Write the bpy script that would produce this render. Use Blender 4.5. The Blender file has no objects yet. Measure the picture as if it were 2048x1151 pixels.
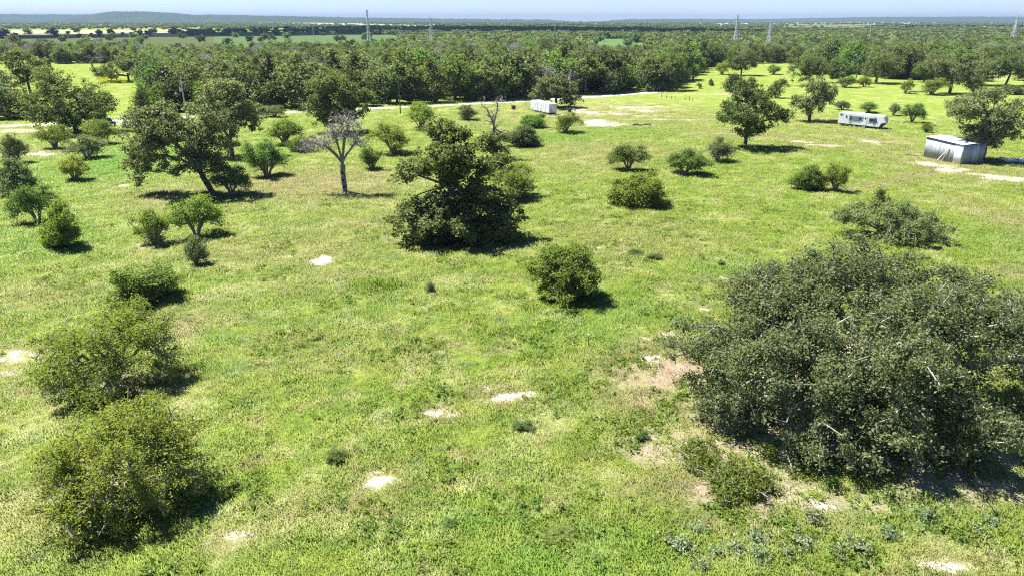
import bpy, math, random
import numpy as np
from mathutils import Vector, Matrix

# ------------------------------------------------------------------ camera, sky, sun, exposure
SC = bpy.context.scene
CAM_H, F, HOR = 25.0, 1409.0, 40.0
PITCH = math.atan((575.5 - HOR) / F)
cam = bpy.data.cameras.new('camera')
cam.sensor_fit = 'HORIZONTAL'
cam.angle = 2 * math.atan(1024 / F)
cam.clip_start = 0.5
cam.clip_end = 60000
camo = bpy.data.objects.new('camera', cam)
SC.collection.objects.link(camo)
camo.location = (0, 0, CAM_H)
camo.rotation_euler = (math.pi / 2 - PITCH, 0, 0)
SC.camera = camo

SUN_EL = math.radians(60)
SUN_AZ = math.atan2(-0.90, 0.42)           # where the sun stands: far left, a little ahead
world = bpy.data.worlds.new('World')
SC.world = world
world.use_nodes = True
wn = world.node_tree
sky = wn.nodes.new('ShaderNodeTexSky')
sky.sky_type = 'NISHITA'
sky.sun_disc = False
sky.sun_elevation = SUN_EL
sky.sun_rotation = SUN_AZ
sky.altitude = 100
sky.air_density = 1.0
sky.dust_density = 0.0
sky.ozone_density = 5.0
wn.nodes['Background'].inputs['Strength'].default_value = 0.10
tint = wn.nodes.new('ShaderNodeMix'); tint.data_type = 'RGBA'; tint.blend_type = 'MULTIPLY'
tint.inputs['Factor'].default_value = 1.0
tint.inputs[7].default_value = (0.445, 0.51, 0.70, 1)          # clear blue air
wn.links.new(sky.outputs[0], tint.inputs[6])
wn.links.new(tint.outputs[2], wn.nodes['Background'].inputs['Color'])

sun = bpy.data.lights.new('sun', 'SUN')
sun.energy = 5.0
sun.angle = math.radians(0.53)
sun.color = (1.0, 0.975, 0.93)
suno = bpy.data.objects.new('sun', sun)
SC.collection.objects.link(suno)
LD = Vector((-math.sin(SUN_AZ) * math.cos(SUN_EL), -math.cos(SUN_AZ) * math.cos(SUN_EL), -math.sin(SUN_EL)))
suno.rotation_euler = LD.to_track_quat('-Z', 'Y').to_euler()
suno.location = (-60, 30, 120)

SC.view_settings.view_transform = 'Standard'
SC.view_settings.look = 'None'
SC.view_settings.exposure = 1.50
SC.view_settings.gamma = 1
SC.view_settings.use_curve_mapping = False
SC.render.engine = 'CYCLES'
SC.cycles.use_denoising = False
SC.cycles.denoiser = 'OPENIMAGEDENOISE'
SC.cycles.denoising_input_passes = 'RGB_ALBEDO_NORMAL'
SC.cycles.filter_width = 1.15
SC.cycles.max_bounces = 5
SC.cycles.diffuse_bounces = 3
SC.cycles.transmission_bounces = 2
SC.cycles.transparent_max_bounces = 4
SC.cycles.glossy_bounces = 2
SC.cycles.volume_bounces = 0
SC.cycles.caustics_reflective = False
SC.cycles.caustics_refractive = False
SC.cycles.sample_clamp_indirect = 4

# ------------------------------------------------------------------ helpers
FWD = np.array([0, math.cos(PITCH), -math.sin(PITCH)])
UP = np.array([0, math.sin(PITCH), math.cos(PITCH)])

def gp(px, py):
    """photo pixel (2048 wide) -> point on the level ground"""
    d = FWD + UP * ((575.5 - py) / F) + np.array([(px - 1024) / F, 0, 0])
    t = CAM_H / -d[2]
    return np.array([d[0] * t, d[1] * t, 0.0])

def depth(p):
    return float(np.dot(np.array([p[0], p[1], p[2] - CAM_H]), FWD))

def mpp(p):
    return depth(p) / F

def height_at(p, py):
    """height of a point over ground point p that shows at photo row py"""
    y = p[1]
    k = (575.5 - py) / F
    a = math.atan(k) - PITCH
    return CAM_H + y * math.tan(a)

def proj(x, y, z):
    v = np.array([x, y, z - CAM_H])
    d = v @ FWD
    return 1024 + F * x / d, 575.5 - F * (v @ UP) / d

def ground_z(x, y):
    x = np.asarray(x, float); y = np.asarray(y, float)
    r = np.clip((150 - np.hypot(x, y)) / 60, 0, 1)
    h = (0.16 * np.sin(x * 0.11 + 1.3) * np.cos(y * 0.09) + 0.10 * np.sin(x * 0.31 + y * 0.17)
         + 0.05 * np.sin(x * 0.8 - y * 0.6 + 2) + 0.03 * np.sin(x * 1.7 + 0.4) * np.sin(y * 1.9))
    return h * r * r * (3 - 2 * r)

def tag(o, label=None, cat=None, group=None, kind=None):
    if label: o['label'] = label
    if cat: o['category'] = cat
    if group: o['group'] = group
    if kind: o['kind'] = kind
    return o

def link(name, me, parent=None, coll=None):
    o = bpy.data.objects.new(name, me)
    (coll or SC.collection).objects.link(o)
    if parent is not None: o.parent = parent
    return o

def thing(name, label, cat, loc=(0, 0, 0), rz=0.0, group=None):
    o = bpy.data.objects.new(name, None)
    o.empty_display_size = 0.2
    SC.collection.objects.link(o)
    o.location = loc
    o.rotation_euler = (0, 0, rz)
    return tag(o, label, cat, group)

def quadmesh(name, V, Q, mat=None, smooth=False, attrs=None):
    V = np.asarray(V, np.float32); Q = np.asarray(Q, np.int32)
    k = Q.shape[1]
    me = bpy.data.meshes.new(name)
    me.vertices.add(len(V)); me.vertices.foreach_set('co', V.ravel())
    me.loops.add(Q.size); me.loops.foreach_set('vertex_index', Q.ravel())
    me.polygons.add(len(Q)); me.polygons.foreach_set('loop_start', np.arange(0, Q.size, k, dtype=np.int32))
    if smooth: me.polygons.foreach_set('use_smooth', np.ones(len(Q), bool))
    for nm, (dom, arr) in (attrs or {}).items():
        a = me.attributes.new(nm, 'FLOAT', dom); a.data.foreach_set('value', np.asarray(arr, np.float32))
    me.update(calc_edges=True)
    if mat: me.materials.append(mat)
    return me

class MB:
    """collects simple solids into one mesh"""
    def __init__(s): s.v = []; s.f = []
    def add(s, v, f):
        b = len(s.v); s.v += [tuple(p) for p in v]; s.f += [tuple(i + b for i in q) for q in f]; return s
    def box(s, c, d, rz=0.0, tilt=None):
        x, y, z = d[0] / 2, d[1] / 2, d[2] / 2
        m = Matrix.Rotation(rz, 3, 'Z')
        if tilt: m = m @ Matrix.Rotation(tilt[1], 3, tilt[0])
        vs = [Vector(c) + m @ Vector((i * x, j * y, k * z)) for k in (-1, 1) for i, j in ((-1, -1), (1, -1), (1, 1), (-1, 1))]
        return s.add(vs, [(3, 2, 1, 0), (4, 5, 6, 7), (0, 1, 5, 4), (1, 2, 6, 5), (2, 3, 7, 6), (3, 0, 4, 7)])
    def rod(s, a, b, r0, r1=None, n=6):
        a = Vector(a); b = Vector(b); r1 = r0 if r1 is None else r1
        q = (b - a).to_track_quat('Z', 'Y').to_matrix()
        vs = [p + q @ Vector((r * math.cos(t * math.tau / n), r * math.sin(t * math.tau / n), 0)) for p, r in ((a, r0), (b, r1)) for t in range(n)]
        fs = [(i, (i + 1) % n, n + (i + 1) % n, n + i) for i in range(n)] + [tuple(range(n))[::-1], tuple(range(n, 2 * n))]
        return s.add(vs, fs)
    def prism(s, prof, y0, y1):
        """profile in xz, extruded along y"""
        n = len(prof)
        vs = [(x, y0, z) for x, z in prof] + [(x, y1, z) for x, z in prof]
        fs = [(i, (i + 1) % n, n + (i + 1) % n, n + i) for i in range(n)] + [tuple(range(n))[::-1], tuple(range(n, 2 * n))]
        return s.add(vs, fs)
    def mesh(s, name, mat, bevel=0):
        me = bpy.data.meshes.new(name); me.from_pydata(s.v, [], s.f); me.update()
        import bmesh
        bm = bmesh.new(); bm.from_mesh(me); bmesh.ops.recalc_face_normals(bm, faces=bm.faces)
        if bevel: bmesh.ops.bevel(bm, geom=bm.edges, offset=bevel, segments=2, affect='EDGES', profile=0.5)
        bm.to_mesh(me); bm.free()
        me.materials.append(mat); return me
    def build(s, name, mat, parent=None, bevel=0):
        return link(name, s.mesh(name, mat, bevel), parent)

# ------------------------------------------------------------------ materials
def newmat(name):
    m = bpy.data.materials.new(name); m.use_nodes = True
    nt = m.node_tree
    for n in list(nt.nodes): nt.nodes.remove(n)
    out = nt.nodes.new('ShaderNodeOutputMaterial')
    return m, nt, out

def nd(nt, t, **kw):
    n = nt.nodes.new(t)
    for k, v in kw.items():
        if k in n.inputs: n.inputs[k].default_value = v
        else: setattr(n, k, v)
    return n

def math_n(nt, op, a, b=None, c=None, clamp=False):
    n = nt.nodes.new('ShaderNodeMath'); n.operation = op; n.use_clamp = clamp
    for i, x in enumerate((a, b, c)):
        if x is None: continue
        if isinstance(x, (int, float)): n.inputs[i].default_value = x
        else: nt.links.new(x, n.inputs[i])
    return n.outputs[0]

def mix_c(nt, fac, a, b, mode='MIX'):
    n = nt.nodes.new('ShaderNodeMix'); n.data_type = 'RGBA'; n.blend_type = mode
    for sock, x in ((n.inputs['Factor'], fac), (n.inputs[6], a), (n.inputs[7], b)):
        if isinstance(x, (int, float)): sock.default_value = x
        elif isinstance(x, tuple): sock.default_value = (*x, 1) if len(x) == 3 else x
        else: nt.links.new(x, sock)
    return n.outputs[2]

def noise(nt, vec, scale, detail=3, rough=0.55, lo=0.3, hi=0.7, dist=0.0):
    n = nd(nt, 'ShaderNodeTexNoise', Scale=scale, Detail=detail, Roughness=rough, Distortion=dist)
    nt.links.new(vec, n.inputs['Vector'])
    r = nt.nodes.new('ShaderNodeMapRange'); r.inputs[1].default_value = lo; r.inputs[2].default_value = hi
    nt.links.new(n.outputs['Fac'], r.inputs[0])
    return r.outputs[0]

def leaf_mat(name, c0, c1, c2, trans=0.28, gloss=0.35, rough=0.5, hue=0.03, val=0.22):
    m, nt, out = newmat(name)
    at = nd(nt, 'ShaderNodeAttribute', attribute_name='rnd')
    ck = nd(nt, 'ShaderNodeAttribute', attribute_name='clump')
    oi = nd(nt, 'ShaderNodeObjectInfo')
    a = mix_c(nt, ck.outputs['Fac'], c0, c1)
    f = math_n(nt, 'POWER', at.outputs['Fac'], 3.0)
    a = mix_c(nt, f, a, c2)
    hs = nt.nodes.new('ShaderNodeHueSaturation')
    nt.links.new(a, hs.inputs['Color'])
    nt.links.new(math_n(nt, 'MULTIPLY_ADD', oi.outputs['Random'], hue * 2, 0.5 - hue), hs.inputs['Hue'])
    r2 = math_n(nt, 'FRACT', math_n(nt, 'MULTIPLY', oi.outputs['Random'], 17.3))
    nt.links.new(math_n(nt, 'MULTIPLY_ADD', r2, val * 2, 1 - val), hs.inputs['Value'])
    b = nd(nt, 'ShaderNodeBsdfPrincipled', Roughness=rough)
    b.inputs['Specular IOR Level'].default_value = gloss
    nt.links.new(hs.outputs[0], b.inputs['Base Color'])
    t = nt.nodes.new('ShaderNodeBsdfTranslucent')
    nt.links.new(mix_c(nt, 1.0, hs.outputs[0], (1.15, 1.2, 0.6), 'MULTIPLY'), t.inputs['Color'])
    mx = nt.nodes.new('ShaderNodeMixShader'); mx.inputs[0].default_value = trans
    nt.links.new(b.outputs[0], mx.inputs[1]); nt.links.new(t.outputs[0], mx.inputs[2])
    nt.links.new(mx.outputs[0], out.inputs[0])
    return m

def bark_mat(name, c0, c1):
    m, nt, out = newmat(name)
    g = nt.nodes.new('ShaderNodeTexCoord')
    f = noise(nt, g.outputs['Object'], 3.5, 5, 0.65, 0.35, 0.65)
    c = mix_c(nt, f, c0, c1)
    b = nd(nt, 'ShaderNodeBsdfPrincipled', Roughness=0.9)
    b.inputs['Specular IOR Level'].default_value = 0.15
    nt.links.new(c, b.inputs['Base Color'])
    bp = nd(nt, 'ShaderNodeBump', Strength=0.6, Distance=0.05)
    nt.links.new(f, bp.inputs['Height']); nt.links.new(bp.outputs[0], b.inputs['Normal'])
    nt.links.new(b.outputs[0], out.inputs[0])
    return m

def plain(name, col, rough=0.6, metal=0.0, var=0.15, scale=2.0, col2=None, spec=0.4):
    m, nt, out = newmat(name)
    g = nt.nodes.new('ShaderNodeTexCoord')
    f = noise(nt, g.outputs['Object'], scale, 4, 0.6, 0.3, 0.7)
    c = mix_c(nt, f, col, col2 or tuple(x * (1 - var) for x in col))
    b = nd(nt, 'ShaderNodeBsdfPrincipled', Roughness=rough, Metallic=metal)
    b.inputs['Specular IOR Level'].default_value = spec
    nt.links.new(c, b.inputs['Base Color']); nt.links.new(b.outputs[0], out.inputs[0])
    return m

M = {}
M['oak'] = leaf_mat('oak_leaf', (0.090, 0.130, 0.033), (0.168, 0.212, 0.056), (0.25, 0.28, 0.12), trans=0.44, gloss=0.15, hue=0.012)
M['oak_grey'] = leaf_mat('grey_oak_leaf', (0.118, 0.150, 0.056), (0.205, 0.236, 0.090), (0.31, 0.33, 0.18), trans=0.44, gloss=0.18, hue=0.012)
M['mesq'] = leaf_mat('mesquite_leaf', (0.155, 0.220, 0.024), (0.225, 0.290, 0.044), (0.31, 0.34, 0.10), trans=0.5, gloss=0.1, hue=0.02)
M['green'] = leaf_mat('green_leaf', (0.108, 0.192, 0.026), (0.165, 0.250, 0.044), (0.22, 0.28, 0.09), trans=0.46, gloss=0.1, hue=0.02)
M['greyg'] = leaf_mat('grey_green_leaf', (0.120, 0.165, 0.056), (0.180, 0.225, 0.085), (0.25, 0.28, 0.14), trans=0.44, gloss=0.1, hue=0.02)
M['cedar'] = leaf_mat('cedar_leaf', (0.056, 0.074, 0.018), (0.104, 0.122, 0.032), (0.15, 0.16, 0.05), trans=0.3, gloss=0.1, hue=0.02)
M['bright'] = leaf_mat('bright_leaf', (0.14, 0.225, 0.022), (0.20, 0.29, 0.040), (0.27, 0.33, 0.09), trans=0.46, gloss=0.1, hue=0.02)
M['wood'] = leaf_mat('woodland_leaf', (0.072, 0.108, 0.029), (0.136, 0.176, 0.050), (0.19, 0.21, 0.08), trans=0.4, gloss=0.15, hue=0.03, val=0.48)
M['deadtwig'] = leaf_mat('dead_twig', (0.25, 0.215, 0.19), (0.36, 0.315, 0.285), (0.44, 0.39, 0.36), trans=0.05, gloss=0.1, hue=0.01)
M['thistle'] = leaf_mat('thistle_leaf', (0.15, 0.20, 0.085), (0.21, 0.26, 0.12), (0.29, 0.33, 0.20), trans=0.3, gloss=0.15)
M['yellow'] = leaf_mat('yellow_flower', (0.42, 0.37, 0.01), (0.50, 0.45, 0.02), (0.20, 0.28, 0.03), trans=0.3, gloss=0.1, hue=0.0)
M['bark'] = bark_mat('oak_bark', (0.05, 0.042, 0.036), (0.15, 0.13, 0.115))
M['barkgrey'] = bark_mat('grey_bark', (0.15, 0.128, 0.10), (0.31, 0.27, 0.22))
M['deadbark'] = bark_mat('dead_bark', (0.12, 0.098, 0.08), (0.28, 0.24, 0.20))
M['lichenbark'] = bark_mat('lichen_bark', (0.13, 0.115, 0.095), (0.44, 0.40, 0.34))

def grass_colour(nt, kind):
    """colour of the sward from world position; kind: where the masks come from"""
    g = nt.nodes.new('ShaderNodeNewGeometry')
    P = g.outputs['Position']
    # flatten to the plane so blades share the colour of their spot
    mp = nd(nt, 'ShaderNodeMapping'); mp.inputs['Scale'].default_value = (1, 1, 0.0)
    nt.links.new(P, mp.inputs[0]); V = mp.outputs[0]
    def at(nm):
        return nd(nt, 'ShaderNodeAttribute', attribute_name=nm, attribute_type=kind).outputs['Fac']
    big = noise(nt, V, 0.035, 4, 0.6, 0.32, 0.68)
    mid = noise(nt, V, 0.16, 5, 0.65, 0.36, 0.64, 0.4)
    sml = noise(nt, V, 0.55, 5, 0.65, 0.34, 0.66, 0.3)
    fin = noise(nt, V, 2.6, 5, 0.7, 0.3, 0.7)
    c = mix_c(nt, mid, (0.175, 0.250, 0.026), (0.272, 0.318, 0.056))
    c = mix_c(nt, math_n(nt, 'MULTIPLY', big, 0.42), c, (0.165, 0.270, 0.020))
    c = mix_c(nt, math_n(nt, 'MULTIPLY', noise(nt, V, 0.30, 5, 0.7, 0.47, 0.62), 0.75), c, (0.115, 0.205, 0.020))  # greener tufts
    pale = noise(nt, V, 0.20, 6, 0.7, 0.50, 0.63, 0.6)
    c = mix_c(nt, math_n(nt, 'MULTIPLY', pale, 0.8), c, (0.365, 0.385, 0.140))                                     # bleached seed heads
    tan = noise(nt, V, 0.36, 6, 0.72, 0.55, 0.68, 0.5)
    c = mix_c(nt, math_n(nt, 'MULTIPLY', tan, 0.8), c, (0.300, 0.225, 0.115))                                      # dry tan spots
    cool = noise(nt, V, 0.27, 5, 0.7, 0.57, 0.68, 0.4)
    c = mix_c(nt, math_n(nt, 'MULTIPLY', cool, 0.6), c, (0.135, 0.225, 0.085))                                     # bluish weeds
    dry = math_n(nt, 'MULTIPLY', at('dry'), math_n(nt, 'MULTIPLY_ADD', sml, 0.9, 0.35), None, True)
    c = mix_c(nt, dry, c, mix_c(nt, fin, (0.340, 0.255, 0.155), (0.26, 0.20, 0.105)))
    lush = math_n(nt, 'MULTIPLY', at('lush'), math_n(nt, 'MULTIPLY_ADD', sml, 0.5, 0.6), None, True)
    c = mix_c(nt, lush, c, mix_c(nt, fin, (0.13, 0.28, 0.018), (0.095, 0.215, 0.024)))
    c = mix_c(nt, math_n(nt, 'MULTIPLY_ADD', fin, -0.36, 0.36), c, (0.115, 0.145, 0.030))
    return c, V, at, sml, fin

def ground_mat():
    m, nt, out = newmat('pasture_ground')
    c, V, at, sml, fin = grass_colour(nt, 'GEOMETRY')
    c = mix_c(nt, 0.16, c, (0.11, 0.10, 0.04))                            # thatch tone, with shade between the blades put into the colour
    lit = at('litter')
    c = mix_c(nt, math_n(nt, 'MULTIPLY', lit, math_n(nt, 'MULTIPLY_ADD', sml, 0.7, 0.4), None, True), c, mix_c(nt, fin, (0.25, 0.175, 0.135), (0.38, 0.29, 0.24)))
    n1 = noise(nt, V, 0.8, 7, 0.75, 0.3, 0.7, 0.8)
    n2 = noise(nt, V, 3.5, 6, 0.75, 0.3, 0.7, 0.5)
    s = math_n(nt, 'ADD', at('sand'), math_n(nt, 'MULTIPLY_ADD', n1, 1.2, -0.68))
    s = math_n(nt, 'ADD', s, math_n(nt, 'MULTIPLY_ADD', n2, 0.8, -0.42))
    r = nt.nodes.new('ShaderNodeMapRange'); r.inputs[1].default_value = 0.22; r.inputs[2].default_value = 0.62
    nt.links.new(s, r.inputs[0])
    sandc = mix_c(nt, n2, (0.33, 0.27, 0.21), (0.54, 0.48, 0.41))
    c = mix_c(nt, r.outputs[0], c, sandc)
    b = nd(nt, 'ShaderNodeBsdfPrincipled', Roughness=0.95); b.inputs['Specular IOR Level'].default_value = 0.0
    nt.links.new(c, b.inputs['Base Color'])
    bp = nd(nt, 'ShaderNodeBump', Strength=0.7, Distance=0.25)
    nt.links.new(math_n(nt, 'ADD', math_n(nt, 'MULTIPLY', sml, 0.6), math_n(nt, 'MULTIPLY', n2, 0.3)), bp.inputs['Height'])
    nt.links.new(bp.outputs[0], b.inputs['Normal'])
    nt.links.new(b.outputs[0], out.inputs[0])
    return m

def grass_mat():
    m, nt, out = newmat('grass_blade')
    c, V, at, sml, fin = grass_colour(nt, 'INSTANCER')
    rn = nd(nt, 'ShaderNodeAttribute', attribute_name='rnd').outputs['Fac']
    c = mix_c(nt, math_n(nt, 'MULTIPLY_ADD', rn, 0.7, 0.3), c, mix_c(nt, 1.0, c, (1.6, 1.55, 1.7), 'MULTIPLY'))
    b = nd(nt, 'ShaderNodeBsdfPrincipled', Roughness=0.6)
    b.inputs['Specular IOR Level'].default_value = 0.25
    nt.links.new(c, b.inputs['Base Color'])
    t = nt.nodes.new('ShaderNodeBsdfTranslucent'); nt.links.new(c, t.inputs['Color'])
    mx = nt.nodes.new('ShaderNodeMixShader'); mx.inputs[0].default_value = 0.4
    nt.links.new(b.outputs[0], mx.inputs[1]); nt.links.new(t.outputs[0], mx.inputs[2])
    nt.links.new(mx.outputs[0], out.inputs[0])
    return m
M['ground'] = ground_mat()
M['grass'] = grass_mat()

# ------------------------------------------------------------------ ground masks
SAND = [(1008, 791, 42, 9, 1.4), (985, 772, 12, 5, .8), (955, 776, 18, 5, .7), (885, 823, 26, 8, 1.1), (850, 815, 8, 6, .6), (762, 962, 26, 15, 1.2),
        (752, 938, 14, 6, .65), (642, 521, 34, 8, 1.2), (578, 510, 11, 3, .8), (480, 1078, 34, 12, 1.1), (580, 1040, 26, 9, .6), (622, 1030, 14, 6, .5),
        (1300, 712, 20, 10, .95), (1288, 676, 12, 4, .8), (1335, 668, 22, 5, .7), (1368, 683, 20, 6, .8), (1332, 570, 10, 4, .8), (1182, 494, 20, 4, .9),
        (1187, 507, 9, 3, .7), (1405, 617, 18, 4, .8), (1448, 553, 16, 5, .85), (1398, 560, 20, 4, .5), (1900, 1130, 50, 16, 1.2), (1500, 1040, 60, 16, .5),
        (20, 715, 34, 12, .7), (15, 748, 26, 6, .8), (90, 307, 30, 4, .95), (245, 371, 14, 4, .7), (825, 716, 16, 5, .55), (1010, 700, 10, 4, .4),
        (1850, 328, 40, 9, .75), (1905, 342, 36, 7, .75), (1980, 352, 46, 7, .8), (2040, 360, 30, 6, .8), (1655, 291, 36, 3.5, .8), (1602, 284, 22, 3, .8),
        (1752, 286, 22, 7, .75), (1800, 283, 14, 4, .5), (1182, 244, 44, 8, 1.1), (1120, 233, 22, 5, .9), (1232, 229, 62, 5, .75), (1160, 222, 40, 5, .85),
        (1265, 215, 55, 4, .75), (1300, 221, 60, 3, .7), (1330, 239, 85, 2.2, .75), (1252, 250, 10, 3, .9), (1287, 252, 12, 2, .8), (1450, 189, 60, 2, .6),
        (1220, 205, 40, 3, .4), (2035, 555, 26, 8, .5), (2020, 440, 30, 20, .42), (1620, 560, 40, 8, .5), (1780, 700, 60, 30, .75), (1700, 690, 60, 30, .6),
        (45, 262, 60, 3.5, .95), (95, 249, 90, 4, .8), (225, 246, 45, 5, .8), (245, 236, 30, 4, .7), (150, 1000, 50, 35, .6), (230, 985, 50, 22, .55),
        (200, 765, 60, 14, .5), (560, 215, 40, 2, .4), (1540, 247, 60, 1.6, .6), (1600, 248, 50, 1.5, .55), (1420, 268, 60, 2, .4), (1510, 275, 50, 2, .4),
        (1560, 740, 60, 40, .5), (1650, 1010, 50, 20, .45), (1580, 985, 60, 18, .45), (1640, 865, 130, 50, .5), (690, 388, 40, 5, .35), (2000, 156, 45, 6, .9)]
DRY = [(1340, 745, 95, 45, .95), (1310, 800, 80, 35, .8), (1480, 980, 150, 40, .7), (1330, 690, 60, 20, .8), (620, 370, 150, 26, .75), (740, 365, 60, 24, .6),
       (350, 655, 60, 40, .6), (560, 500, 170, 26, .45), (330, 392, 60, 20, .6), (690, 560, 120, 22, .5), (1240, 480, 120, 40, .35), (620, 690, 120, 40, .35),
       (1230, 300, 110, 14, .5), (1180, 320, 120, 16, .4), (690, 1005, 70, 22, .55), (1350, 480, 90, 40, .3), (1620, 240, 80, 12, .4), (1700, 270, 90, 10, .4),
       (1180, 225, 180, 22, .5), (300, 760, 60, 40, .45), (1960, 620, 80, 40, .4), (100, 590, 90, 30, .35), (760, 450, 150, 30, .35), (1880, 320, 90, 20, .5),
       (440, 640, 60, 20, .4), (1700, 1010, 150, 40, .5), (850, 690, 80, 24, .3), (1330, 245, 110, 5, .5)]
LUSH = [(245, 325, 95, 28, 1), (1960, 850, 70, 90, .9), (1130, 1120, 150, 50, .7), (1250, 625, 70, 30, .6), (440, 685, 30, 9, .6), (1450, 540, 60, 20, .7),
        (1900, 640, 130, 60, .4), (90, 480, 90, 30, .5), (930, 1040, 70, 30, .5), (1190, 650, 90, 24, .6), (1990, 480, 60, 30, .5), (1250, 260, 80, 10, .5),
        (1130, 275, 60, 8, .6), (1400, 325, 60, 7, .7), (520, 310, 30, 16, .6), (1780, 1000, 150, 50, .5), (700, 600, 120, 40, .35), (1900, 460, 40, 14, .4), (1700, 330, 60, 10, .3)]
LIT = [(1740, 870, 330, 120, 1.0), (1330, 745, 105, 40, .8), (1290, 795, 70, 26, .6), (1420, 900, 60, 40, .6), (1312, 885, 75, 45, 1.0), (1490, 985, 110, 45, .85), (1650, 1010, 110, 30, .7), (210, 990, 130, 45, .8), (180, 775, 120, 25, .7),
       (920, 470, 100, 22, .7), (690, 385, 60, 10, .5), (300, 490, 40, 8, .8), (1310, 350, 30, 6, .6), (1350, 350, 50, 6, .7), (150, 365, 40, 8, .6), (1275, 410, 50, 8, .6), (1920, 325, 60, 12, .6)]

DRY += [(a, b, c * 1.7, d * 1.9, 0.55) for a, b, c, d, e in SAND if b > 260]
for path, rx, ry, w in [([(1600, 374), (1660, 373), (1720, 369), (1790, 360), (1850, 348), (1868, 338)], 14, 2.2, .75), ([(1640, 384), (1700, 381), (1780, 371), (1860, 356), (1884, 342)], 14, 2.2, .65),
                        ([(1400, 266), (1500, 273), (1590, 283), (1660, 292), (1740, 301)], 18, 1.6, .8), ([(1420, 259), (1530, 266), (1640, 274)], 18, 1.4, .6), ([(1990, 520), (2020, 470), (2048, 440)], 10, 5, .5)]:
    for (x0, y0), (x1, y1) in zip(path[:-1], path[1:]):
        for t in np.linspace(0, 1, 6): DRY.append((x0 + (x1 - x0) * t, y0 + (y1 - y0) * t, rx, ry, w))

def ellipses(L):
    out = []
    for px, py, rx, ry, s in L:
        if L is SAND and py < 260: s *= 0.8
        c = gp(px, py)
        a = rx * mpp(c)
        b = abs(gp(px, py - ry)[1] - gp(px, py + ry)[1]) / 2
        out.append((c[0], c[1], a, b, s))
    return out
def broken(L):
    """each bare spot is a handful of overlapping smaller ones"""
    rg = np.random.default_rng(31); out = []
    for cx, cy, a, b, s in L:
        for k in range(7):
            t = rg.uniform(0, math.tau); r = rg.uniform(0.1, 0.95); f = rg.uniform(0.25, 0.55)
            out.append((cx + a * r * math.cos(t), cy + b * r * math.sin(t), a * f * rg.uniform(.8, 1.5), b * f * rg.uniform(.6, 1.1), s * rg.uniform(.75, 1.15)))
    return out
EL = {'sand': broken(ellipses(SAND)), 'dry': ellipses(DRY), 'lush': ellipses(LUSH), 'litter': ellipses(LIT)}

def masks(x, y):
    res = {}
    for k, L in EL.items():
        v = np.zeros(x.shape, np.float32)
        for cx, cy, a, b, s in L:
            q = ((x - cx) / (a * 1.35)) ** 2 + ((y - cy) / (b * 1.35)) ** 2
            v = np.maximum(v, s * np.exp(-0.9 * q))
        res[k] = v
    return res

def axis(lo, hi, step, far, grow=1.16):
    a = list(np.arange(lo, hi + step / 2, step)); s = step
    while a[-1] < far: s *= grow; a.append(a[-1] + s)
    s = step
    while a[0] > -far and a[0] > -far + 1: s *= grow; a.insert(0, a[0] - s)
    return np.array(a)
gx = axis(-120, 120, 0.55, 14000)
gy = axis(22, 215, 0.55, 14000)
X, Y = np.meshgrid(gx, gy)
Z = ground_z(X, Y)
mk = masks(X.ravel(), Y.ravel())
nx, ny = len(gx), len(gy)
I = np.arange(nx * ny).reshape(ny, nx)
Q = np.stack([I[:-1, :-1], I[:-1, 1:], I[1:, 1:], I[1:, :-1]], -1).reshape(-1, 4)
me = quadmesh('ground', np.stack([X, Y, Z], -1).reshape(-1, 3), Q, M['ground'], True, {k: ('POINT', v) for k, v in mk.items()})
tag(link('ground', me), 'green and straw coloured pasture ground with sandy bare spots', None, None, 'structure')

# gravel road
def strip(name, pts, width, z, mat, label):
    P = np.array(pts, float); V = []
    for i, p in enumerate(P):
        d = P[min(i + 1, len(P) - 1)] - P[max(i - 1, 0)]; d /= np.linalg.norm(d)
        n = np.array([-d[1], d[0]]); w = width / 2 * (1 + 0.08 * math.sin(i * 2.1))
        V += [(*(p - n * w), z), (*p, z + 0.03), (*(p + n * w), z)]
    Fq = []
    for i in range(len(P) - 1):
        b = 3 * i
        Fq += [(b, b + 1, b + 4, b + 3), (b + 1, b + 2, b + 5, b + 4)]
    o = link(name, quadmesh(name, V, Fq, mat, True))
    return tag(o, label, None, None, 'structure')

def gravel_mat():
    m, nt, out = newmat('pale_gravel')
    g = nt.nodes.new('ShaderNodeNewGeometry')
    f = noise(nt, g.outputs['Position'], 0.7, 6, 0.7)
    c = mix_c(nt, f, (0.42, 0.39, 0.35), (0.60, 0.57, 0.52))
    b = nd(nt, 'ShaderNodeBsdfPrincipled', Roughness=0.95); b.inputs['Specular IOR Level'].default_value = 0.0; nt.links.new(c, b.inputs['Base Color']); nt.links.new(b.outputs[0], out.inputs[0])
    return m
M['gravel'] = gravel_mat()
road_px = [(-420, 276), (-160, 262), (60, 250), (230, 242), (400, 233), (575, 225), (740, 217.5), (900, 210.5), (1060, 202), (1200, 193), (1330, 183)]
ctrl = np.array([gp(a, b)[:2] for a, b in road_px])
tt = np.linspace(0, len(ctrl) - 1, 60)
road = np.stack([np.interp(tt, range(len(ctrl)), ctrl[:, i]) for i in (0, 1)], -1)
strip('gravel_road', road, 4.2, 0.012, M['gravel'], 'pale gravel road running along the front of the woods')

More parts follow.
